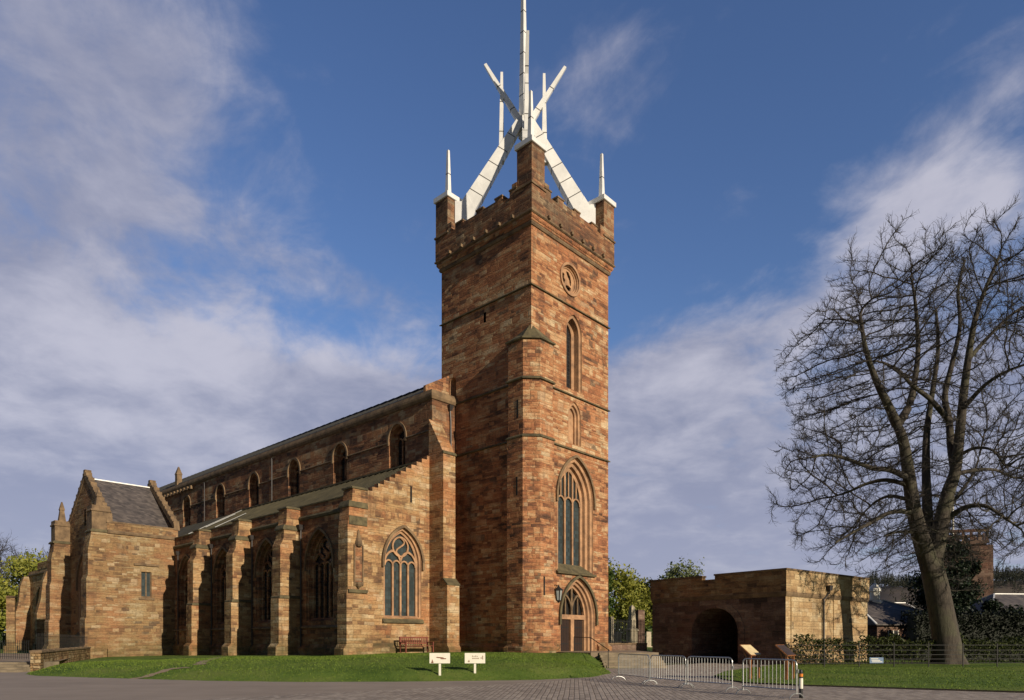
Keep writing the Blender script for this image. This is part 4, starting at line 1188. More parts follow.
# ------------------------------------------------------------------ boundary wall, railings and graves beside the tower
def wall_thing(name, label, cat, p, q, z0, z1, th, mat, cope=True):
    p, q = Vector((*p, 0)), Vector((*q, 0)); L = (q-p).length; ang = math.atan2(q.y-p.y, q.x-p.x)
    m_ = MB(); m_.box(0, L, -th/2, th/2, z0, z1)
    o = tag(m_.obj(name, M[mat]), label, cat); o.location = p; o.rotation_euler = (0, 0, ang)
    if cope:
        c = MB(); n = int(L/.7)
        for k in range(n):
            c.box(L*k/n+.008, L*(k+1)/n-.008, -th/2-.05, th/2+.05, z1+.002, z1+.12+.02*math.sin(k*2.3))
        c.obj('coping', M['cope'], o)
    return o
def railing(name, label, p, q, z0, h, step, cat='railing', rails=2, r=.012, post=2.2, spikes=True):
    p, q = Vector((*p, 0)), Vector((*q, 0)); L = (q-p).length; ang = math.atan2(q.y-p.y, q.x-p.x)
    o = empty(name, label, cat, (p.x, p.y, 0), ang)
    b = MB(); n = int(L/step)
    for k in range(n+1):
        x = L*k/n; b.bar((x, 0, z0), (x, 0, z0+h+(.08 if spikes else 0)), r*2)
    b.obj('bars', M['iron'], o)
    t = MB()
    for k in range(rails): t.bar((0, 0, z0+.12+(h-.2)*k/max(1, rails-1)), (L, 0, z0+.12+(h-.2)*k/max(1, rails-1)), .035, .02)
    t.obj('rails', M['iron'], o)
    return o
wall_thing('churchyard_wall', 'low dark stone wall carrying spiked railings between tower and gatehouse', 'wall', (7.0, 52.0), (10.5, 54.6), .8, 1.30, .5, 'gate')
railing('railing', 'tall black spiked railing on the low wall between tower and gatehouse', (7.0, 52.0), (10.5, 54.6), 1.40, 1.75, .16, r=.019)
def gravestone(x, y, w, h, t=.16, rot=0.0, top='round', label='', z0=.8, mat='grave', tilt=0.0):
    m_ = MB()
    if top == 'round': pts = [(-w/2, 0), (w/2, 0), (w/2, h-w/2)] + [(w/2*math.cos(a), h-w/2+w/2*math.sin(a)) for a in np.linspace(.3, 2.85, 8)] + [(-w/2, h-w/2)]
    elif top == 'point': pts = [(-w/2, 0), (w/2, 0), (w/2, h*.8), (0, h), (-w/2, h*.8)]
    else: pts = [(-w/2, 0), (w/2, 0), (w/2, h), (-w/2, h)]
    m_.hull([(a, -t/2, b) for a, b in pts], [(a, t/2, b) for a, b in pts])
    m_.box(-w*.62, w*.62, -t, t, -.3, .12)
    o = tag(m_.obj('gravestone', M[mat]), label, 'gravestone'); o.location = (x, y, z0); o.rotation_euler = (0, tilt, rot)
    return o
gravestone(10.88, 75.84, 0.46, 3.42, 0.40, .7, 'flat', 'slim pale pillar gravestone nearest the tower corner')
gravestone(12.06, 78.39, 0.83, 1.81, 0.24, .5, 'round', 'short round topped gravestone between the slim pillar and the obelisk')
gravestone(15.75, 79.73, 0.74, 1.81, 0.21, .6, 'flat', 'small flat topped gravestone right of the obelisk')
gravestone(17.02, 81.74, 0.94, 1.54, 0.24, .6, 'round', 'pale round topped gravestone closest to the gatehouse wall')
gravestone(14.67, 79.06, 1.01, 4.29, 0.47, .6, 'flat', 'tall dark slab gravestone standing behind the obelisk', mat='gate')
m_ = MB(); sq = ((-1,-1),(1,-1),(1,1),(-1,1))
m_.rings([[(x*.42, y*.42, -.3) for x, y in sq], [(x*.42, y*.42, .3) for x, y in sq], [(x*.33, y*.33, .34) for x, y in sq], [(x*.32, y*.32, 1.7) for x, y in sq], [(x*.40, y*.40, 1.74) for x, y in sq], [(x*.40, y*.40, 1.9) for x, y in sq],
          [(x*.27, y*.27, 2.0) for x, y in sq], [(x*.17, y*.17, 4.15) for x, y in sq], [(0.01*x, .01*y, 4.4) for x, y in sq]])
ob = tag(m_.obj('obelisk', M['grave']), 'tall pale stone obelisk monument among the graves beside the tower', 'monument'); ob.location = (13.35, 77.0, .75); ob.scale = (1.33, 1.33, 1.1); ob.rotation_euler = (0, .012, .5)

# ------------------------------------------------------------------ handrail at the steps
hr = empty('handrail', 'thin black iron handrail sloping down the steps by the church door', 'handrail')
m_ = MB(); pA, pB, pC = Vector((4.15, 46.2, .85)), Vector((4.95, 43.4, .80)), Vector((5.62, 40.3, .14))
m_.tube([pA+Vector((0, 0, 1.0)), pB+Vector((0, 0, 1.0)), pC+Vector((0, 0, .95)), pC+Vector((.05, -.12, .9))], .025, 6); m_.obj('rail', M['iron'], hr)
for p in (pA, pB, pC):
    m_ = MB(); m_.tube([p-Vector((0, 0, .2)), p+Vector((0, 0, .98))], .022, 6); m_.obj('post', M['iron'], hr)

# ------------------------------------------------------------------ estate fence and hedge behind the right lawn
def fence_line(name, label, p, q, h, gap, zs):
    p, q = Vector((*p, 0)), Vector((*q, 0)); L = (q-p).length
    o = empty(name, label, 'fence', (p.x, p.y, 0), math.atan2(q.y-p.y, q.x-p.x))
    t = MB()
    for z in zs: t.bar((0, 0, z), (L, 0, z), .022, .03)
    t.obj('rails', M['iron'], o)
    n = int(L/gap)
    for k in range(n+1):
        b = MB(); b.bar((L*k/n, 0, -.05), (L*k/n, 0, h+.05+.03*math.sin(k*5)), .045, .05, (0, 1, 0)); b.obj('post', M['iron'], o)
    return o
fence_line('estate_fence', 'black iron estate fence with horizontal rails along the back of the right lawn', (16.3, 40.6), (46, 42.2), 1.42, 2.05, (.28, .52, .78, 1.05, 1.35))
m_ = MB(); m_.box(-.42, .42, -.015, .015, .28, .62)
nb_ = tag(m_.obj('notice_board', M['blue']), 'small blue and white notice fixed to the estate fence', 'notice'); nb_.location = (21.55, 40.8, 0); nb_.rotation_euler = (0, 0, .05)
m_ = MB()
for k in range(3): m_.box(-.34+.03*k, .10+.12*k, -.019, -.0155, .52-.09*k, .56-.09*k)
m_.obj('print', M['paint'], nb_)
def leaf_quads(C, size, n_dir=None, flat=.0, jitter=.35):
    """one small four-sided leaf per centre"""
    n = len(C)
    a = rng.normal(size=(n, 3)); a[:, 2] *= (1-flat); a /= np.linalg.norm(a, axis=1)[:, None]
    b = rng.normal(size=(n, 3)); b -= (a*b).sum(1)[:, None]*a; b /= np.linalg.norm(b, axis=1)[:, None]
    s = size*(1+jitter*rng.normal(size=n)).clip(.4, 1.8)
    a *= s[:, None]; b *= (s*.55)[:, None]
    return np.stack([C-a, C+b*.9-a*.1, C+a, C-b*.9-a*.1], 1)
def hedge_leaves(p, q, w, z0, z1, n, size, wave=.12):
    p, q = np.array(p, float), np.array(q, float); d = q-p; L = np.linalg.norm(d); d /= L; nn_ = np.array([-d[1], d[0]])
    s = rng.uniform(0, L, n); t = rng.uniform(-1, 1, n); t = np.sign(t)*np.abs(t)**.5*w/2
    top = z1+wave*np.sin(s*1.1+.6)+wave*.8*np.sin(s*2.7)+wave*.6*np.sin(s*6.1+1); z = z0+(top-z0)*rng.uniform(0, 1, n)**.75
    return np.column_stack([p[0]+d[0]*s+nn_[0]*t, p[1]+d[1]*s+nn_[1]*t, z])
hg = soup('hedge', leaf_quads(np.concatenate([hedge_leaves((18.0, 43.8), (47, 50.6), .75, .85, 1.72, 11000, .075, .17), hedge_leaves((18.0, 43.8), (47, 50.6), .6, .05, .9, 3400, .07, .1)]), .078), M['hedge'])
tag(hg, 'thin green hedge with gappy stems growing behind the estate fence', 'hedge')
m_ = MB()
for k in range(150):
    x = 18.1+k*.192+rng.normal()*.05; y = 43.82+(x-18.0)*.2345
    t0 = Vector((x, y, 0)); t1 = t0+Vector((rng.normal()*.12, rng.normal()*.1, .75)); t2 = t1+Vector((rng.normal()*.18, rng.normal()*.12, .6))
    m_.tube([t0, t1, t2], [.022, .016, .008], 4, False)
m_.obj('stems', M['twig'], hg)
# dark clipped yew hedge and shrubs behind, shade put into the leaf colour
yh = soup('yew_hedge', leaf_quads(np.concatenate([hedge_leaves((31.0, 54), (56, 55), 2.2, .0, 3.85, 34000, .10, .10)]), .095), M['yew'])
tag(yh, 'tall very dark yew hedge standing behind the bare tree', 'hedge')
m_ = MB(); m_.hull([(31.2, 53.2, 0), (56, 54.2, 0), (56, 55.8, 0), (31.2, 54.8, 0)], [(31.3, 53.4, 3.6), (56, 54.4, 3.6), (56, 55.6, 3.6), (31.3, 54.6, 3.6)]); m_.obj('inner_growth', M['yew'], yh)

# ------------------------------------------------------------------ slate roofed houses beyond
def hip_house(name, label, c, rot, L, W, eave, ridge, hip, wall='gate', hip2=None):
    hip2 = hip if hip2 is None else hip2
    o = empty(name, label, 'house', (*c, 0), rot)
    m_ = MB(); m_.box(0, L, 0, W, -.1, eave); m_.obj('wall', M[wall], o)
    r = MB(); e = .35
    A = [(-e, -e, eave-.05), (L+e, -e, eave-.05), (L+e, W+e, eave-.05), (-e, W+e, eave-.05)]
    B = [(hip, W/2-.05, ridge), (L-hip2, W/2-.05, ridge), (L-hip2, W/2+.05, ridge), (hip, W/2+.05, ridge)]
    r.hull([(x, y, z-.12) for x, y, z in A], A); r.hull([(x, y, z+.002) for x, y, z in A], B)
    ro_ = r.obj('roof', M['slate'], o)
    f = MB(); f.bar(B[0], B[1], .16, .10)
    for a_, b_ in ((0, 0), (1, 1), (2, 2), (3, 3)): f.bar(A[a_], B[b_], .15, .09)
    f.obj('ridge_flashing', M['white_metal'], ro_)
    for k in range(3):
        x = L*(k+.5)/3; w = MB(); w.box(x-.5, x+.5, -.06, .04, eave*.42, eave*.8); w_ = w.obj('window', M['dim_glass'], o)
        fr = MB(); 
        for xx in (x-.5, x, x+.5): fr.box(xx-.05, xx+.05, -.09, -.055, eave*.42, eave*.8)
        fr.obj('frame', M['paint'], w_)
    return o, ro_
h1, r1_ = hip_house('house', 'slate roofed stone house with white roof cupola beside the gatehouse', (31.75, 60), .22, 9.5, 7, 3.1, 5.35, .2, 'gate', 5.8)
cu = MB(); cu.lathe((2.75, 3.5, 0), [(.62, 4.9), (.62, 5.2), (.42, 5.3), (.42, 6.1), (.55, 6.15), (.50, 6.4), (.30, 6.7), (.08, 6.9), (.05, 7.2), (.01, 7.25)], 10); cu.obj('cupola', M['paint'], r1_)
h2, _ = hip_house('house', 'slate roofed house behind the yew hedge at the right edge', (55.0, 79), .1, 18, 10, 4.3, 7.3, 4.5)
h3, _ = hip_house('house', 'small low slate roof seen left of the bare trunk beyond the cupola house', (47, 88), .15, 6.5, 6, 4.6, 6.6, .6)

for p_, q_, lab in (((6.5, 106), (27, 112), 'low green bushes closing the churchyard behind the graves'), ((-104, 112), (-72, 108), 'green bushes under the yellow green trees at the left edge')):
    sb_ = soup('bushes', leaf_quads(hedge_leaves(p_, q_, 3.0, .0, 4.6, 9000, .2, .5), .26), M['mid_leaf'])
    tag(sb_, lab, 'bushes')

# the palace tower behind the evergreen
pt = empty('palace_tower', 'square ruined palace tower with open parapet and a white flagpole behind the tree', 'tower', (63.2, 92, 0), -.32)
m_ = MB(); m_.box(-5.4, .0, 0, 5.5, 0, 14.6); m_.obj('wall', M['gate'], pt)
m_ = MB(); m_.box(.002, .9, .2, 5.3, 0, 14.4); m_.obj('corner_shaft', M['gate'], pt)
m_ = MB(); ledge(m_, Face('W', 0), -5.4, .0, [(-.05, 14.2), (.3, 14.5), (.3, 14.8), (-.05, 14.9)])
m_.box(-5.7, .3, -.3, 5.8, 14.61, 14.95); m_.obj('cornice', M['gate'], pt)
m_ = MB()
for k in range(7):
    x = -5.6+k*.93
    for y in (-.2, 5.5): m_.box(x, x+.30, y, y+.22, 14.952, 16.1)
for y in (-.25, 5.45): m_.box(-5.65, .35, y, y+.30, 16.102, 16.5)
for k in range(5): m_.box(-5.62, -5.40, .4+k*1.1, .7+k*1.1, 14.952, 16.1); m_.box(.08, .30, .4+k*1.1, .7+k*1.1, 14.952, 16.1)
m_.obj('open_parapet', M['gate'], pt)
m_ = MB(); m_.tube([(-3.2, 2.5, 14.9), (-3.2, 2.5, 29.8)], [.16, .10], 8); m_.obj('flagpole', M['paint'], pt)
# ------------------------------------------------------------------ the great bare tree
def at(px, py, Y): return np.array([(px-512)/690*Y, Y, EYE+(640-py)/690*Y])
def prism_mesh(name, P0, P1, R0, R1, k, mat, parent=None, smooth=True):
    """many tapered twigs at once"""
    n = len(P0); d = P1-P0; d /= np.maximum(np.linalg.norm(d, axis=1), 1e-6)[:, None]
    ref = np.where(np.abs(d[:, 2:3]) > .9, np.array([[1., 0, 0]]), np.array([[0, 0, 1.]]))
    a = np.cross(d, ref); a /= np.linalg.norm(a, axis=1)[:, None]; b = np.cross(d, a)
    ang = np.arange(k)*2*np.pi/k
    ring = a[:, None, :]*np.cos(ang)[None, :, None]+b[:, None, :]*np.sin(ang)[None, :, None]
    v = np.concatenate([P0[:, None]+ring*R0[:, None, None], P1[:, None]+ring*R1[:, None, None]], 1)
    i = np.arange(k); j = (i+1) % k
    f = np.stack([i, j, k+j, k+i], 1)
    F = (np.arange(n)[:, None, None]*2*k+f[None]).reshape(-1, 4)
    me = bpy.data.meshes.new(name)
    me.vertices.add(n*2*k); me.vertices.foreach_set('co', v.reshape(-1).astype(np.float32))
    m = len(F); me.loops.add(m*4); me.loops.foreach_set('vertex_index', F.reshape(-1).astype(np.int32))
    me.polygons.add(m); me.polygons.foreach_set('loop_start', np.arange(0, m*4, 4, dtype=np.int32))
    me.update(calc_edges=True)
    if smooth: me.polygons.foreach_set('use_smooth', np.ones(m, bool))
    me.materials.append(mat)
    o = bpy.data.objects.new(name, me); COL.objects.link(o)
    if parent: o.parent = parent
    return o
def grow_tree(paths, attract, step, d_inf, d_kill, iters, trop=.06, seed=1):
    """space colonisation from hand-drawn limbs; returns node positions, parents"""
    rg = np.random.default_rng(seed)
    pos, par = [], []
    for start, pts in paths:
        pts = np.array(pts, float)
        last = -1
        if start is not None:
            dd = [np.linalg.norm(p-pts[0]) for p in pos]; last = int(np.argmin(dd))
        else:
            pos.append(pts[0]); par.append(-1); last = 0
        for a, b in zip(pts, pts[1:]):
            n = max(1, int(round(np.linalg.norm(b-a)/step)))
            for k in range(1, n+1):
                pos.append(a+(b-a)*k/n+rg.normal(0, .025, 3)); par.append(last); last = len(pos)-1
    A = attract.copy()
    X = np.array(pos)
    near = np.full(len(A), 1e9); idx = np.zeros(len(A), int)
    def upd(lo):
        for c0 in range(lo, len(X), 200):
            q = X[c0:c0+200]
            D = np.sqrt(np.maximum(((A**2).sum(1)[:, None]+(q**2).sum(1)[None]-2*A@q.T), 0))
            j = D.argmin(1); dm = D[np.arange(len(A)), j]; s = dm < near
            near[s] = dm[s]; idx[s] = j[s]+c0
    upd(0)
    nchild = {}
    for it in range(iters):
        keepm = near > d_kill
        A, near, idx = A[keepm], near[keepm], idx[keepm]
        if not len(A): break
        act = near < d_inf
        if not act.any(): break
        v = A[act]-X[idx[act]]; v /= np.linalg.norm(v, axis=1)[:, None]
        ids = np.unique(idx[act]); acc = np.zeros((len(X), 3)); np.add.at(acc, idx[act], v)
        lo = len(X); new, np_ = [], []
        for i in ids:
            if nchild.get(i, 0) >= 4: continue
            g = acc[i]; g = g/(np.linalg.norm(g)+1e-9)
            if par[i] >= 0:
                pd = X[i]-X[par[i]]; g = g+pd/(np.linalg.norm(pd)+1e-9)*.35
            g = g+np.array([0, 0, trop])+rg.normal(0, .16, 3); g /= np.linalg.norm(g)
            new.append(X[i]+g*step); np_.append(i); nchild[i] = nchild.get(i, 0)+1
        if not new: break
        X = np.concatenate([X, np.array(new)]); par += np_
        upd(lo)
    return X, np.array(par)
def radii(X, par, tip, expo, cap=None):
    n = len(X); acc = np.zeros(n); r = np.zeros(n)
    has = np.zeros(n, bool); has[par[par >= 0]] = True
    order = range(n-1, -1, -1)
    # parents always precede children except for hand-drawn limbs, where they do too
    for i in order:
        if not has[i]: acc[i] = tip**expo
        r[i] = acc[i]**(1/expo)
        if par[i] >= 0: acc[par[i]] += acc[i]
    return r
def twigs_for(X, par, r, lim, per, length, seed, droop=.0, rad=.017):
    """two orders of crooked twigs on every thin branch"""
    rg = np.random.default_rng(seed)
    ids = np.nonzero((r < lim) & (par >= 0))[0]
    ids = np.repeat(ids, per); n = len(ids)
    d = X[ids]-X[par[ids]]; d /= np.linalg.norm(d, axis=1)[:, None]+1e-9
    base = X[par[ids]]+(X[ids]-X[par[ids]])*rg.uniform(0, 1, (n, 1))
    P0s, P1s, R0, R1 = [], [], [], []
    def order(base, d, L, segs, ra):
        n = len(base); p = base.copy(); outs = []
        g = d*.85+rg.normal(0, .48, (n, 3))+np.array([0, 0, .22-droop]); g /= np.linalg.norm(g, axis=1)[:, None]
        for s in range(segs):
            q = p+g*(L/segs)[:, None]
            P0s.append(p.copy()); P1s.append(q.copy()); f0, f1 = 1-s/segs*.6, 1-(s+1)/segs*.6
            R0.append(np.full(n, ra*f0)); R1.append(np.full(n, ra*f1)); outs.append((p.copy(), q.copy(), g.copy()))
            p = q; g = g+rg.normal(0, .19, (n, 3))+np.array([0, 0, .10]); g /= np.linalg.norm(g, axis=1)[:, None]
        return outs
    L = length*rg.uniform(.5, 1.25, n)
    o1 = order(base, d, L, 3, rad)
    for p, q, g in o1[:2] + o1[2:]:
        k = rg.uniform(0, 1, n) < .8
        t = rg.uniform(.2, 1, (k.sum(), 1)); order(p[k]+(q[k]-p[k])*t, g[k], L[k]*.5*rg.uniform(.6, 1.2, k.sum()), 2, rad*.72)
    return np.concatenate(P0s), np.concatenate(P1s), np.concatenate(R0), np.concatenate(R1)

TY = 46.0
def tp(px, py, dy=0.0): return at(px, py, TY+dy)
limbs = [
    (None, [tp(950, 666), tp(947, 645), tp(941, 610), tp(935, 585), tp(930, 565), tp(929, 556)]),
    (1, [tp(936, 585), tp(928, 560, -.1), tp(920, 535, -.3), tp(913, 505, -.6), tp(908, 470, -.8), tp(903, 440, -1), tp(897, 425, -1.1)]),
    (1, [tp(897, 425, -1.1), tp(888, 405, -1.5), tp(876, 380, -1.8), tp(866, 350, -2.1), tp(860, 315, -2.4)]),
    (1, [tp(897, 425, -1.1), tp(908, 408, -.7), tp(914, 385, -.2), tp(918, 350, .4), tp(916, 310, .8), tp(912, 280, 1)]),
    (1, [tp(935, 575), tp(929, 545, .5), tp(928, 525, .7), tp(927, 500, 1), tp(926, 465, 1.6), tp(927, 430, 2), tp(932, 395, 2.6), tp(938, 350, 3), tp(936, 310, 3.4)]),
    (1, [tp(936, 585), tp(934, 560, .1), tp(939, 535, .1), tp(944, 510, .1), tp(949, 490, 0), tp(955, 472, -.1), tp(959, 440, -.2), tp(963, 400, -.4), tp(968, 360, -.6), tp(975, 320, -.8), tp(985, 290, -1), tp(1000, 255, -1.2)]),
    (1, [tp(955, 472, -.1), tp(951, 445, .6), tp(949, 420, 1), tp(945, 395, 1.2), tp(953, 360, 1.6), tp(960, 325, 2), tp(958, 290, 2.2), tp(965, 260, 2.5)]),
    (1, [tp(949, 420, 1), tp(940, 410, .2), tp(929, 398, -1.2), tp(912, 385, -2.4), tp(898, 370, -3.2), tp(882, 362, -4)]),
    (1, [tp(908, 478, -.8), tp(890, 470, -1.6), tp(872, 468, -2.2), tp(850, 460, -2.6), tp(828, 455, -3), tp(810, 458, -3.2)]),
    (1, [tp(908, 485, -.8), tp(886, 480, -.4), tp(866, 484, .2), tp(848, 492, .6), tp(832, 497, 1)]),
    (1, [tp(911, 512, -.6), tp(892, 512, -1.6), tp(872, 522, -2.4), tp(852, 533, -3.2), tp(835, 543, -3.8)]),
    (1, [tp(909, 500, -.7), tp(890, 496, .4), tp(874, 503, 1.6), tp(860, 517, 2.4)]),
    (1, [tp(914, 532, -.3), tp(898, 532, -2), tp(885, 536, -3.4)]),
    (1, [tp(950, 517, 0), tp(966, 507, -.8), tp(985, 506, -1.6), tp(1002, 516, -2.4), tp(1022, 530, -3)]),
    (1, [tp(957, 474, -.1), tp(975, 470, .6), tp(995, 470, 1.2), tp(1012, 477, 1.8), tp(1035, 480, 2.2)]),
    (1, [tp(960, 455, -.2), tp(975, 448, -1), tp(992, 450, -2), tp(1002, 462, -2.6)]),
    (1, [tp(968, 360, -.6), tp(990, 335, -.2), tp(1015, 312, .4), tp(1045, 295, .8)]),
    (1, [tp(962, 410, -.4), tp(985, 385, -2), tp(1010, 370, -3.4), tp(1040, 360, -4.4)]),
    (1, [tp(940, 535, .1), tp(945, 515, 2), tp(958, 495, 4.2), tp(975, 470, 6), tp(985, 430, 7.2)]),
]
n_at = 11000
q = rng.normal(size=(n_at*3, 3)); q /= ((np.abs(q)**2.6).sum(1)**(1/2.6))[:, None]
q *= rng.uniform(.10, 1, (n_at*3, 1))**.27
cen = tp(940, 412); ax = np.array([9.8, 8.3, 11.0])
Apts = q*ax*(1+.10*np.sin(q[:, :1]*9+q[:, 2:]*7)+.07*np.sin(q[:, 1:2]*14+q[:, 2:]*11))+cen
low = Apts[:, 2] < 4.9+1.6*np.sin(Apts[:, 0]*.9)
core = (np.hypot(Apts[:, 0]-cen[0]+.3, Apts[:, 1]-cen[1]) < 2.2) & (Apts[:, 2] < 12)
# narrower towards the top left, as it stands in the photograph
cut = (Apts[:, 0] < cen[0]-7.5) & (Apts[:, 2] > cen[2]+7.6-.8*(cen[0]-7.5-Apts[:, 0]))
Apts = Apts[~low & ~core & ~cut][:n_at]
X, par = grow_tree(limbs, Apts, .36, 3.4, .72, 90, .02, 5)
r = radii(X, par, .0165, 2.1)
# the trunk and main limbs swell as in the photograph
zt = X[:, 2]
r = np.minimum(r, .62)
base_z = np.clip(1-(zt-.0)/1.6, 0, 1)
bt_ = empty('bare_tree', 'great leafless tree with forked trunk towering over the fence at the right', 'tree', (0, 0, 0))
k = par >= 0
i1 = np.nonzero(k)[0]; i0 = par[i1]
thick = r[i1] >= .055
# smooth tapered limbs as chains
r_par = r[i0]; 
def seg_mesh(name, sel, kk, mat, parent):
    a, b = i0[sel], i1[sel]
    ra = np.minimum(r[a], r[b]*1.35+.01)
    return prism_mesh(name, X[a], X[b]+(X[b]-X[a])*.06, ra, r[b], kk, mat, parent)
# trunk: one continuous flared column
trunk_pts = [tp(950, 669)+np.array([.02, 0, 0]), tp(949.5, 663), tp(948.3, 655), tp(946.5, 643), tp(943.5, 625), tp(940, 605), tp(937, 588), tp(933.5, 573), tp(930.5, 562), tp(930, 556)]
trunk_r = [1.25, 1.06, .92, .84, .79, .76, .75, .72, .55, .2]
tm = MB(); L = []
for i, (p, rr) in enumerate(zip(trunk_pts, trunk_r)):
    fl = max(0, 1-i/3.0)
    L.append([tuple(p+np.array([math.cos(t)*rr*(1+fl*.20*math.sin(t*5+.6)+.04*math.sin(t*3+i)), math.sin(t)*rr*(1+fl*.2*math.sin(t*5+.6)), 0])) for t in np.linspace(0, 2*math.pi, 20, endpoint=False)])
tm.rings(L); trunk_o = tm.obj('trunk', M['bark'], bt_, smooth=True)
def limb_mesh(pts, r0, r1, name='limb'):
    pts = [Vector(p) for p in pts]
    # refine the polyline
    P = []
    n = len(pts)
    for i in range(n-1):
        p0, p1, p2, p3 = pts[max(i-1, 0)], pts[i], pts[i+1], pts[min(i+2, n-1)]
        for s in range(5):
            t = s/5
            P.append(.5*((2*p1)+(p2-p0)*t+(2*p0-5*p1+4*p2-p3)*t*t+(3*p1-p0-3*p2+p3)*t**3))
    P.append(pts[-1])
    m_ = MB(); R_ = [r0+(r1-r0)*(i/(len(P)-1))**.85 for i in range(len(P))]
    m_.tube(P, R_, 10); return m_.obj(name, M['bark'], bt_, smooth=True)
lr = [None, (.62, .36), (.30, .13), (.27, .10), (.44, .12), (.60, .11), (.27, .10), (.20, .09), (.19, .08), (.15, .07), (.16, .07), (.13, .06), (.11, .06), (.19, .07), (.15, .06), (.12, .06), (.14, .07), (.15, .07), (.18, .07)]
for (st_, pts), rr in zip(limbs[1:], lr[1:]): limb_mesh(pts, rr[0]*1.12, rr[1]*.72)
manual = sum(max(1, int(round(np.linalg.norm(np.array(b)-np.array(a))/.34))) for s, p in limbs for a, b in zip(p, p[1:]))+1
auto = i1 >= manual
r[manual:] = np.clip(r[manual:]*1.0, .0155, .17)
a, b = i0[auto], i1[auto]
br = prism_mesh('branches', X[a], X[b]+(X[b]-X[a])*.08, np.minimum(r[a], r[b]*1.3+.006), r[b], 5, M['bark'], bt_)
# the inside of the crown carries few twigs, its outer shell many
shell = np.sqrt((((X-cen)/ax)**2).sum(1))
r_t = np.where((shell > .62) | (np.random.default_rng(8).uniform(0, 1, len(X)) < .30), r, 1.0)
T0, T1, Ra, Rb = twigs_for(X, par, r_t, .05, 4, .62, 3, .06, .0118)
tw = prism_mesh('crown', T0, T1, Ra, Rb, 3, M['twig'], bt_, False)
print('bare tree nodes', len(X), 'twigs', len(T0))

# ------------------------------------------------------------------ trees in leaf, and other bare trees
def leafy_tree(name, label, x, y, z0, h, rw, mat, n, size, seed, group=None, trunk_h=.3, lumps=16, openness=.5):
    rg = np.random.default_rng(seed)
    o = empty(name, label, 'tree', (x, y, z0), rg.uniform(0, 6), group)
    t = MB(); th = h*trunk_h
    t.tube([(0, 0, -.3), (.1, 0, th*.5), (.0, .1, th), (.1, -.1, h*.8)], [h*.028, h*.022, h*.018, .03], 8)
    C = []
    for k in range(lumps):
        a = rg.uniform(0, 6.283); u_ = rg.uniform(-.85, 1); q = math.sqrt(max(0, 1-u_*u_))*rg.uniform(.5, .95)
        c = np.array([rw*q*math.cos(a)*.8, rw*q*math.sin(a)*.8, th+(h-th)*(.5+.42*u_)])
        C.append((c, rw*rg.uniform(.26, .46)))
        t.tube([(0, 0, th*rg.uniform(.6, 1.2)), tuple(c*np.array([.5, .5, .85])), tuple(c)], [h*.011, h*.007, .02], 5)
    t.obj('trunk', M['bark'], o, smooth=True)
    pts = []
    for c, rad in C:
        m = int(n/lumps*rg.uniform(.6, 1.4)); v = rg.normal(size=(m, 3)); v /= np.linalg.norm(v, axis=1)[:, None]
        v *= (rg.uniform(0, 1, (m, 1))**openness)*rad*(1+.35*np.sin(v[:, :1]*5+v[:, 1:2]*4))
        v[:, 2] *= .8; pts.append(c+v)
    pts = np.concatenate(pts)
    soup('crown', leaf_quads(pts, size), mat, o)
    return o
leafy_tree('leafy_tree', 'yellow green leafy tree filling the gap right beside the church tower', 13.2, 94, .6, 10.6, 5.4, M['spring'], 9000, .20, 21, 'trees in young leaf')
leafy_tree('leafy_tree', 'yellow green leafy tree behind the obelisk and graves', 18.6, 98, .6, 9.2, 5.0, M['spring'], 8000, .20, 22, 'trees in young leaf')
leafy_tree('leafy_tree', 'darker green small tree low against the tower edge', 11.2, 88, .6, 11.3, 2.8, M['mid_leaf'], 5000, .17, 23, 'trees in young leaf')
leafy_tree('leafy_tree', 'grey green airy tree rising above the gatehouse parapet', 24.3, 95, 0, 12.6, 4.6, M['olive_leaf'], 5200, .20, 24, None, .35, 20)
leafy_tree('leafy_tree', 'bright yellow green tree beyond the choir at the left edge', -84.5, 122, .8, 16.0, 7.5, M['spring'], 9000, .26, 25, 'trees in young leaf')
leafy_tree('leafy_tree', 'shorter yellow green tree at the left edge behind the tall slab pier', -89, 118, .8, 12, 6, M['spring'], 8000, .26, 26, 'trees in young leaf')
leafy_tree('leafy_tree', 'low yellow green tree at the far left edge close to the path', -75, 100, .8, 8, 4, M['spring'], 5000, .24, 27, 'trees in young leaf')
def small_bare(name, label, x, y, z0, h, rw, seed, group=None):
    rg = np.random.default_rng(seed)
    q = rg.normal(size=(2600, 3)); q /= np.linalg.norm(q, axis=1)[:, None]; q *= rg.uniform(.2, 1, (2600, 1))**.5
    A = q*np.array([rw, rw, h*.36])+np.array([x, y, z0+h*.62])
    X, par = grow_tree([(None, [(x, y, z0-.2), (x+.2, y, z0+h*.2), (x-.1, y, z0+h*.42)])], A, h*.022, h*.3, h*.035, 60, .06, seed)
    r = radii(X, par, .03, 2.3); i1 = np.nonzero(par >= 0)[0]; i0 = par[i1]
    o = empty(name, label, 'tree', (0, 0, 0), 0, group)
    big_ = r[i1] > .12
    prism_mesh('trunk', X[i0[big_]], X[i1[big_]], r[i0[big_]].clip(0, .5), r[i1[big_]].clip(0, .5), 7, M['bark'], o)
    prism_mesh('branches', X[i0[~big_]], X[i1[~big_]], np.minimum(r[i0[~big_]], r[i1[~big_]]*1.3), r[i1[~big_]], 4, M['twig'], o)
    T0, T1, Ra, Rb = twigs_for(X, par, r, .09, 1, h*.08, seed, 0, .028)
    prism_mesh('crown', T0, T1, Ra, Rb, 3, M['twig'], o, False)
    return o
small_bare('bare_tree', 'leafless grey tree at the far left edge above the yellow green ones', -106, 138, .8, 22.5, 9, 41)
small_bare('bare_tree', 'second leafless grey tree at the left, nearer the choir end', -92, 142, .8, 20, 7, 42)
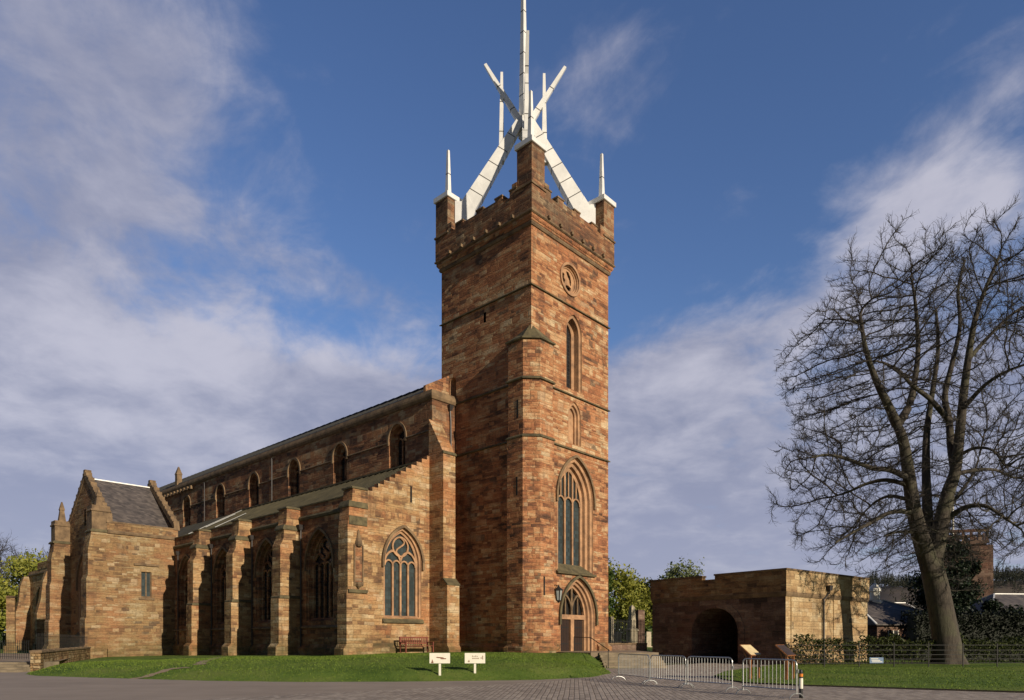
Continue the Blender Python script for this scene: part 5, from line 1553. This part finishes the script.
small_bare('bare_tree', 'small distant bare tree showing over the leafy trees beside the gatehouse', 24.5, 130, 0, 12.5, 3.5, 43)

# evergreen in front of the palace tower
ev = leafy_tree('evergreen_tree', 'dark glossy evergreen tree growing in front of the palace tower', 38.0, 60, 0, 10.4, 3.0, M['ever'], 30000, .115, 51, None, .12, 24, .45)
leafy_tree('evergreen_tree', 'low dark evergreen bush left of the bare trunk', 35.6, 57, 0, 5.1, 1.6, M['ever'], 9000, .11, 52, None, .1, 12, .45)
leafy_tree('evergreen_tree', 'dark evergreen bush spreading right of the palace tower foot', 41.8, 59, 0, 5.4, 1.8, M['ever'], 9000, .11, 53, None, .1, 12, .45)

# ------------------------------------------------------------------ wooded hills far off
m_ = MB(); rows = []
hx = np.linspace(-150, 1500, 90)
def hill_z(x, y):
    ridge = 46+9*np.sin(x*.006+.6)+6*np.sin(x*.017)+3*np.sin(x*.05)
    f = np.clip((y-330)/260, 0, 1); f = f*f*(3-2*f)
    side = np.clip((x/np.maximum(y, 1)-.44)/.08, 0, 1)
    return ridge*f*side-.1
for y in (300, 360, 420, 480, 540, 600, 680, 900):
    rows.append([(x, y, float(hill_z(x, y))) for x in hx])
m_.rings(rows, False, False)
tag(m_.obj('hills', M['hill'], smooth=True), kind='structure')
n = 4200
wx = rng.uniform(150, 700, n); wy = np.where(rng.uniform(0, 1, n) < .72, 520+90*rng.uniform(0, 1, n), 350+230*rng.uniform(0, 1, n)); wz = hill_z(wx, wy)
ok = (wx/wy < 1.0) & (wx/wy > .49); wx, wy, wz = wx[ok], wy[ok], wz[ok]; n = len(wx)
P_ = []
for x, y, z_ in zip(wx, wy, wz):
    h = rng.uniform(4, 13); w = rng.uniform(1.8, 4.0); con = rng.uniform() < .5
    m = 95
    v = rng.normal(size=(m, 3)); v /= np.linalg.norm(v, axis=1)[:, None]; v *= rng.uniform(.4, 1, (m, 1))
    if con: v[:, :2] *= (1-.5*(v[:, 2:]+1))*w*.9; 
    else: v[:, :2] *= w
    P_.append(np.column_stack([x+v[:, 0], y+v[:, 1], z_+h*.55+v[:, 2]*h*.5]))
P_ = np.concatenate(P_)
tag(soup('woodland', leaf_quads(P_, .36), M['wood_far']), kind='stuff')
# ------------------------------------------------------------------ crowd barriers on the setts
def make_barrier(name, label, p, q):
    p, q = Vector((*p, .006)), Vector((*q, .006)); L = (q-p).length
    o = empty(name, label, 'barrier', p, math.atan2(q.y-p.y, q.x-p.x), 'steel crowd barriers standing on the setts')
    H, rr = 1.08, .021
    fr = MB(); c = .14
    pts = [(0, 0, .12)] + [(c-c*math.cos(t), 0, H-c+c*math.sin(t)) for t in np.linspace(0, math.pi/2, 6)] + [(L-c+c*math.sin(t), 0, H-c+c*math.cos(t)) for t in np.linspace(0, math.pi/2, 6)] + [(L, 0, .12)]
    fr.tube(pts, rr, 8)
    fr.tube([(0, 0, .24), (L, 0, .24)], rr*.9, 8)
    fr.obj('frame', M['steel'], o)
    n = max(6, int(L/.128)); b = MB()
    for k in range(1, n):
        b.tube([(L*k/n, 0, .24), (L*k/n, 0, H)], .0085, 5, False)
    b.obj('bars', M['steel'], o)
    for x in (.0, L):
        f = MB(); f.tube([(x, -.30, .0), (x, -.27, .06), (x, -.16, .125), (x, 0, .145), (x, .16, .125), (x, .27, .06), (x, .30, .0)], .02, 6)
        f.obj('foot', M['steel'], o)
    h = MB(); h.tube([(L, 0, .80), (L+.06, 0, .82), (L+.07, 0, .72)], .012, 5); h.obj('hook', M['steel'], o)
    return o
bp = [(4.39, 28.46), (5.14, 25.75), (6.01, 23.75), (7.02, 22.0)]
make_barrier('crowd_barrier', 'steel crowd barrier at the left end of the row, farthest from the road', bp[0], (5.13, 25.82))
make_barrier('crowd_barrier', 'middle steel crowd barrier of the three joined in a row', (5.16, 25.68), (5.99, 23.82))
make_barrier('crowd_barrier', 'steel crowd barrier in front of the dark arch, last of the joined row', (6.03, 23.68), bp[3])
make_barrier('crowd_barrier', 'nearest steel crowd barrier standing alone beside the black and white bollard', (7.05, 21.05), (8.0, 19.4))
# ------------------------------------------------------------------ bollard
bo = MB(); bo.lathe((0, 0, 0), [(.052, 0), (.052, .26), (.0, .26)], 14)
bol = tag(bo.obj('bollard', M['black_paint'], smooth=False), 'black bollard with a broad white band and amber top beside the nearest barrier', 'bollard')
bol.location = (8.22, 19.63, .006)
def ringpart(name, r, z0, z1, mat, top=0.0):
    m_ = MB(); prof = [(r, z0), (r, z1)] + ([(r*.8, z1+top), (.01, z1+top*1.3)] if top else [])
    m_.lathe((0, 0, 0), prof, 14); return m_.obj(name, M[mat], bol)
ringpart('white_band', .055, .262, .56, 'paint'); ringpart('collar', .052, .562, .60, 'black_paint'); ringpart('reflector', .055, .602, .685, 'amber'); ringpart('cap', .05, .687, .74, 'black_paint', .05)
# ------------------------------------------------------------------ two white signs on the lawn
def ground_z(x, y): return float(mound_h(np.array([x]), np.array([y]))[0])
def sign(label, px, Y, marks, tall):
    x = (px-512)/690*Y; z = ground_z(x, Y)
    o = empty('lawn_sign', label, 'sign', (x, Y, z), R(2))
    zt, zb_ = EYE+(640-653)/690*Y-z, EYE+(640-663.3)/690*Y-z
    w = 20.4/690*Y
    b = MB(); b.box(-w/2, w/2, -.02, .02, zb_, zt); b.obj('board', M['paint'], o)
    p = MB(); p.box(-.045, .045, .022, .09, -.2, zt-.05); p.obj('post', M['paint'], o)
    for name, mat, polys in marks:
        m_ = MB()
        for pts in polys:
            A = [(-w/2+a*w, -.0225, zt-c*(zt-zb_)) for a, c in pts]
            m_.hull(A, [(x_, -.0255, z_) for x_, _, z_ in A])
        m_.obj(name, M[mat], o)
def bx_(a, b, c, d): return [(a, c), (b, c), (b, d), (a, d)]
sign('white sign with a dark arrow stroke and a small brown emblem, left of the pair', 439.8, 28.35, [
    ('arrow_mark', 'brown_mark', [[(.31, .43), (.36, .38), (.55, .40), (.68, .43), (.70, .50), (.52, .50), (.40, .49)], [(.52, .52), (.82, .50), (.80, .60), (.56, .60)]]),
    ('emblem', 'brown_mark', [[(.07, .97), (.20, .97), (.17, .78), (.13, .60), (.11, .80)]])], 0)
sign('white sign with faded lettering lines, right of the pair on the lawn', 475.0, 28.85, [
    ('lettering', 'grey_mark', [bx_(.36+.075*k, .36+.075*k+.05, .25+.03*(k % 2), .36) for k in range(4)] + [bx_(.36+.06*k, .36+.06*k+.04, .46, .58) for k in range(6)] + [bx_(.78, .82, .40, .58), bx_(.85, .90, .25, .62)]),
    ('emblem', 'grey_mark', [[(.15, .88), (.25, .88), (.24, .74), (.20, .68), (.16, .76)]])], 0)
# ------------------------------------------------------------------ information lecterns
def lectern(label, px, py, Y, face_mat, rot):
    x = (px-512)/690*Y
    o = empty('information_lectern', label, 'lectern', (x, Y, .07), rot)
    # local x across the panel, panel leaning back towards +y
    b = MB(); t = .04; c, s = math.cos(R(42)), math.sin(R(42)); h, w = .66, 1.15
    def pt(a, v, d): return (a, v*c - d*s, .92+v*s+d*c)
    b.hull([pt(-w/2, 0, 0), pt(w/2, 0, 0), pt(w/2, h, 0), pt(-w/2, h, 0)], [pt(-w/2, 0, t), pt(w/2, 0, t), pt(w/2, h, t), pt(-w/2, h, t)])
    b.obj('desk', M['wood'], o)
    f = MB(); e = .035
    f.hull([pt(-w/2+e, e, t+.001), pt(w/2-e, e, t+.001), pt(w/2-e, h-e, t+.001), pt(-w/2+e, h-e, t+.001)], [pt(-w/2+e, e, t+.008), pt(w/2-e, e, t+.008), pt(w/2-e, h-e, t+.008), pt(-w/2+e, h-e, t+.008)])
    f.obj('panel', M[face_mat], o)
    for a in (-.45, .45):
        l = MB(); l.box(a-.045, a+.045, .02, .11, -.1, .93); l.obj('leg', M['wood'], o)
        l = MB(); l.bar((a, .08, .50), (a, .36, 1.18), .06); l.obj('strut', M['wood'], o)
    return o
lectern('wooden information lectern with a bright cream panel behind the nearest barrier', 756.0, 654, 28.5, 'panel', R(50))
lectern('wooden information lectern with a dark panel right of the cream one', 791.5, 658, 28.0, 'dark_panel', R(52))
# ------------------------------------------------------------------ bench against the aisle wall
be = empty('bench', 'red brown slatted bench standing against the aisle west wall under its window', 'bench', ch.matrix_basis @ Vector((-4.35, 6.35, .83)), math.atan2(V.y, V.x))
for x in (-1.15, 1.15):
    m_ = MB(); m_.box(x-.045, x+.045, -.45, -.36, 0, .64); m_.obj('leg', M['bench'], be)
    m_ = MB(); m_.bar((x, .12, 0), (x, .22, 1.02), .09, .08, (0, 1, 0)); m_.obj('leg', M['bench'], be)
    m_ = MB(); m_.box(x-.05, x+.05, -.47, .15, .645, .70); m_.obj('armrest', M['bench'], be)
m_ = MB()
for k in range(5): m_.box(-1.18, 1.18, -.44+k*.115, -.35+k*.115, .41, .45)
m_.obj('seat', M['bench'], be)
m_ = MB()
for z, h in ((.95, .09), (.56, .06)): m_.box(-1.2, 1.2, .155, .195, z, z+h)
for k in range(15): m_.box(-1.1+k*.155, -1.03+k*.155, .16, .19, .62, .95)
m_.obj('backrest', M['bench'], be)
# ------------------------------------------------------------------ left edge: wall, railings, pier
wall_thing('rubble_wall', 'low rubble retaining wall at the foot of the transept', 'wall', (-25.0, 36.2), (-34.6, 56.2), .0, .98, .45, 'rubble')
railing('railing', 'black spiked railing along the low rubble wall beside the transept', (-25.2, 36.6), (-34.6, 56.2), .98, .95, .42, r=.008)
railing('railing', 'short black railing beside the steps at the left edge', (-25.5, 36.4), (-31, 39.5), .62, .95, .22, r=.008)
m_ = MB(); m_.box(-.33, .33, -.3, .3, -.3, 4.9); m_.hull([(-.42, -.4, 4.9), (.42, -.4, 4.9), (.42, .4, 4.9), (-.42, .4, 4.9)], [(-.3, -.28, 5.05), (.3, -.28, 5.05), (.3, .28, 5.05), (-.3, .28, 5.05)])
m_.box(-.5, .5, -.46, .46, -.3, .35)
pr_ = tag(m_.obj('stone_pier', M['transept']), 'tall plain stone pier standing alone left of the choir buttress', 'pier'); pr_.location = (-47.2, 65, .75); pr_.rotation_euler = (0, 0, .5)
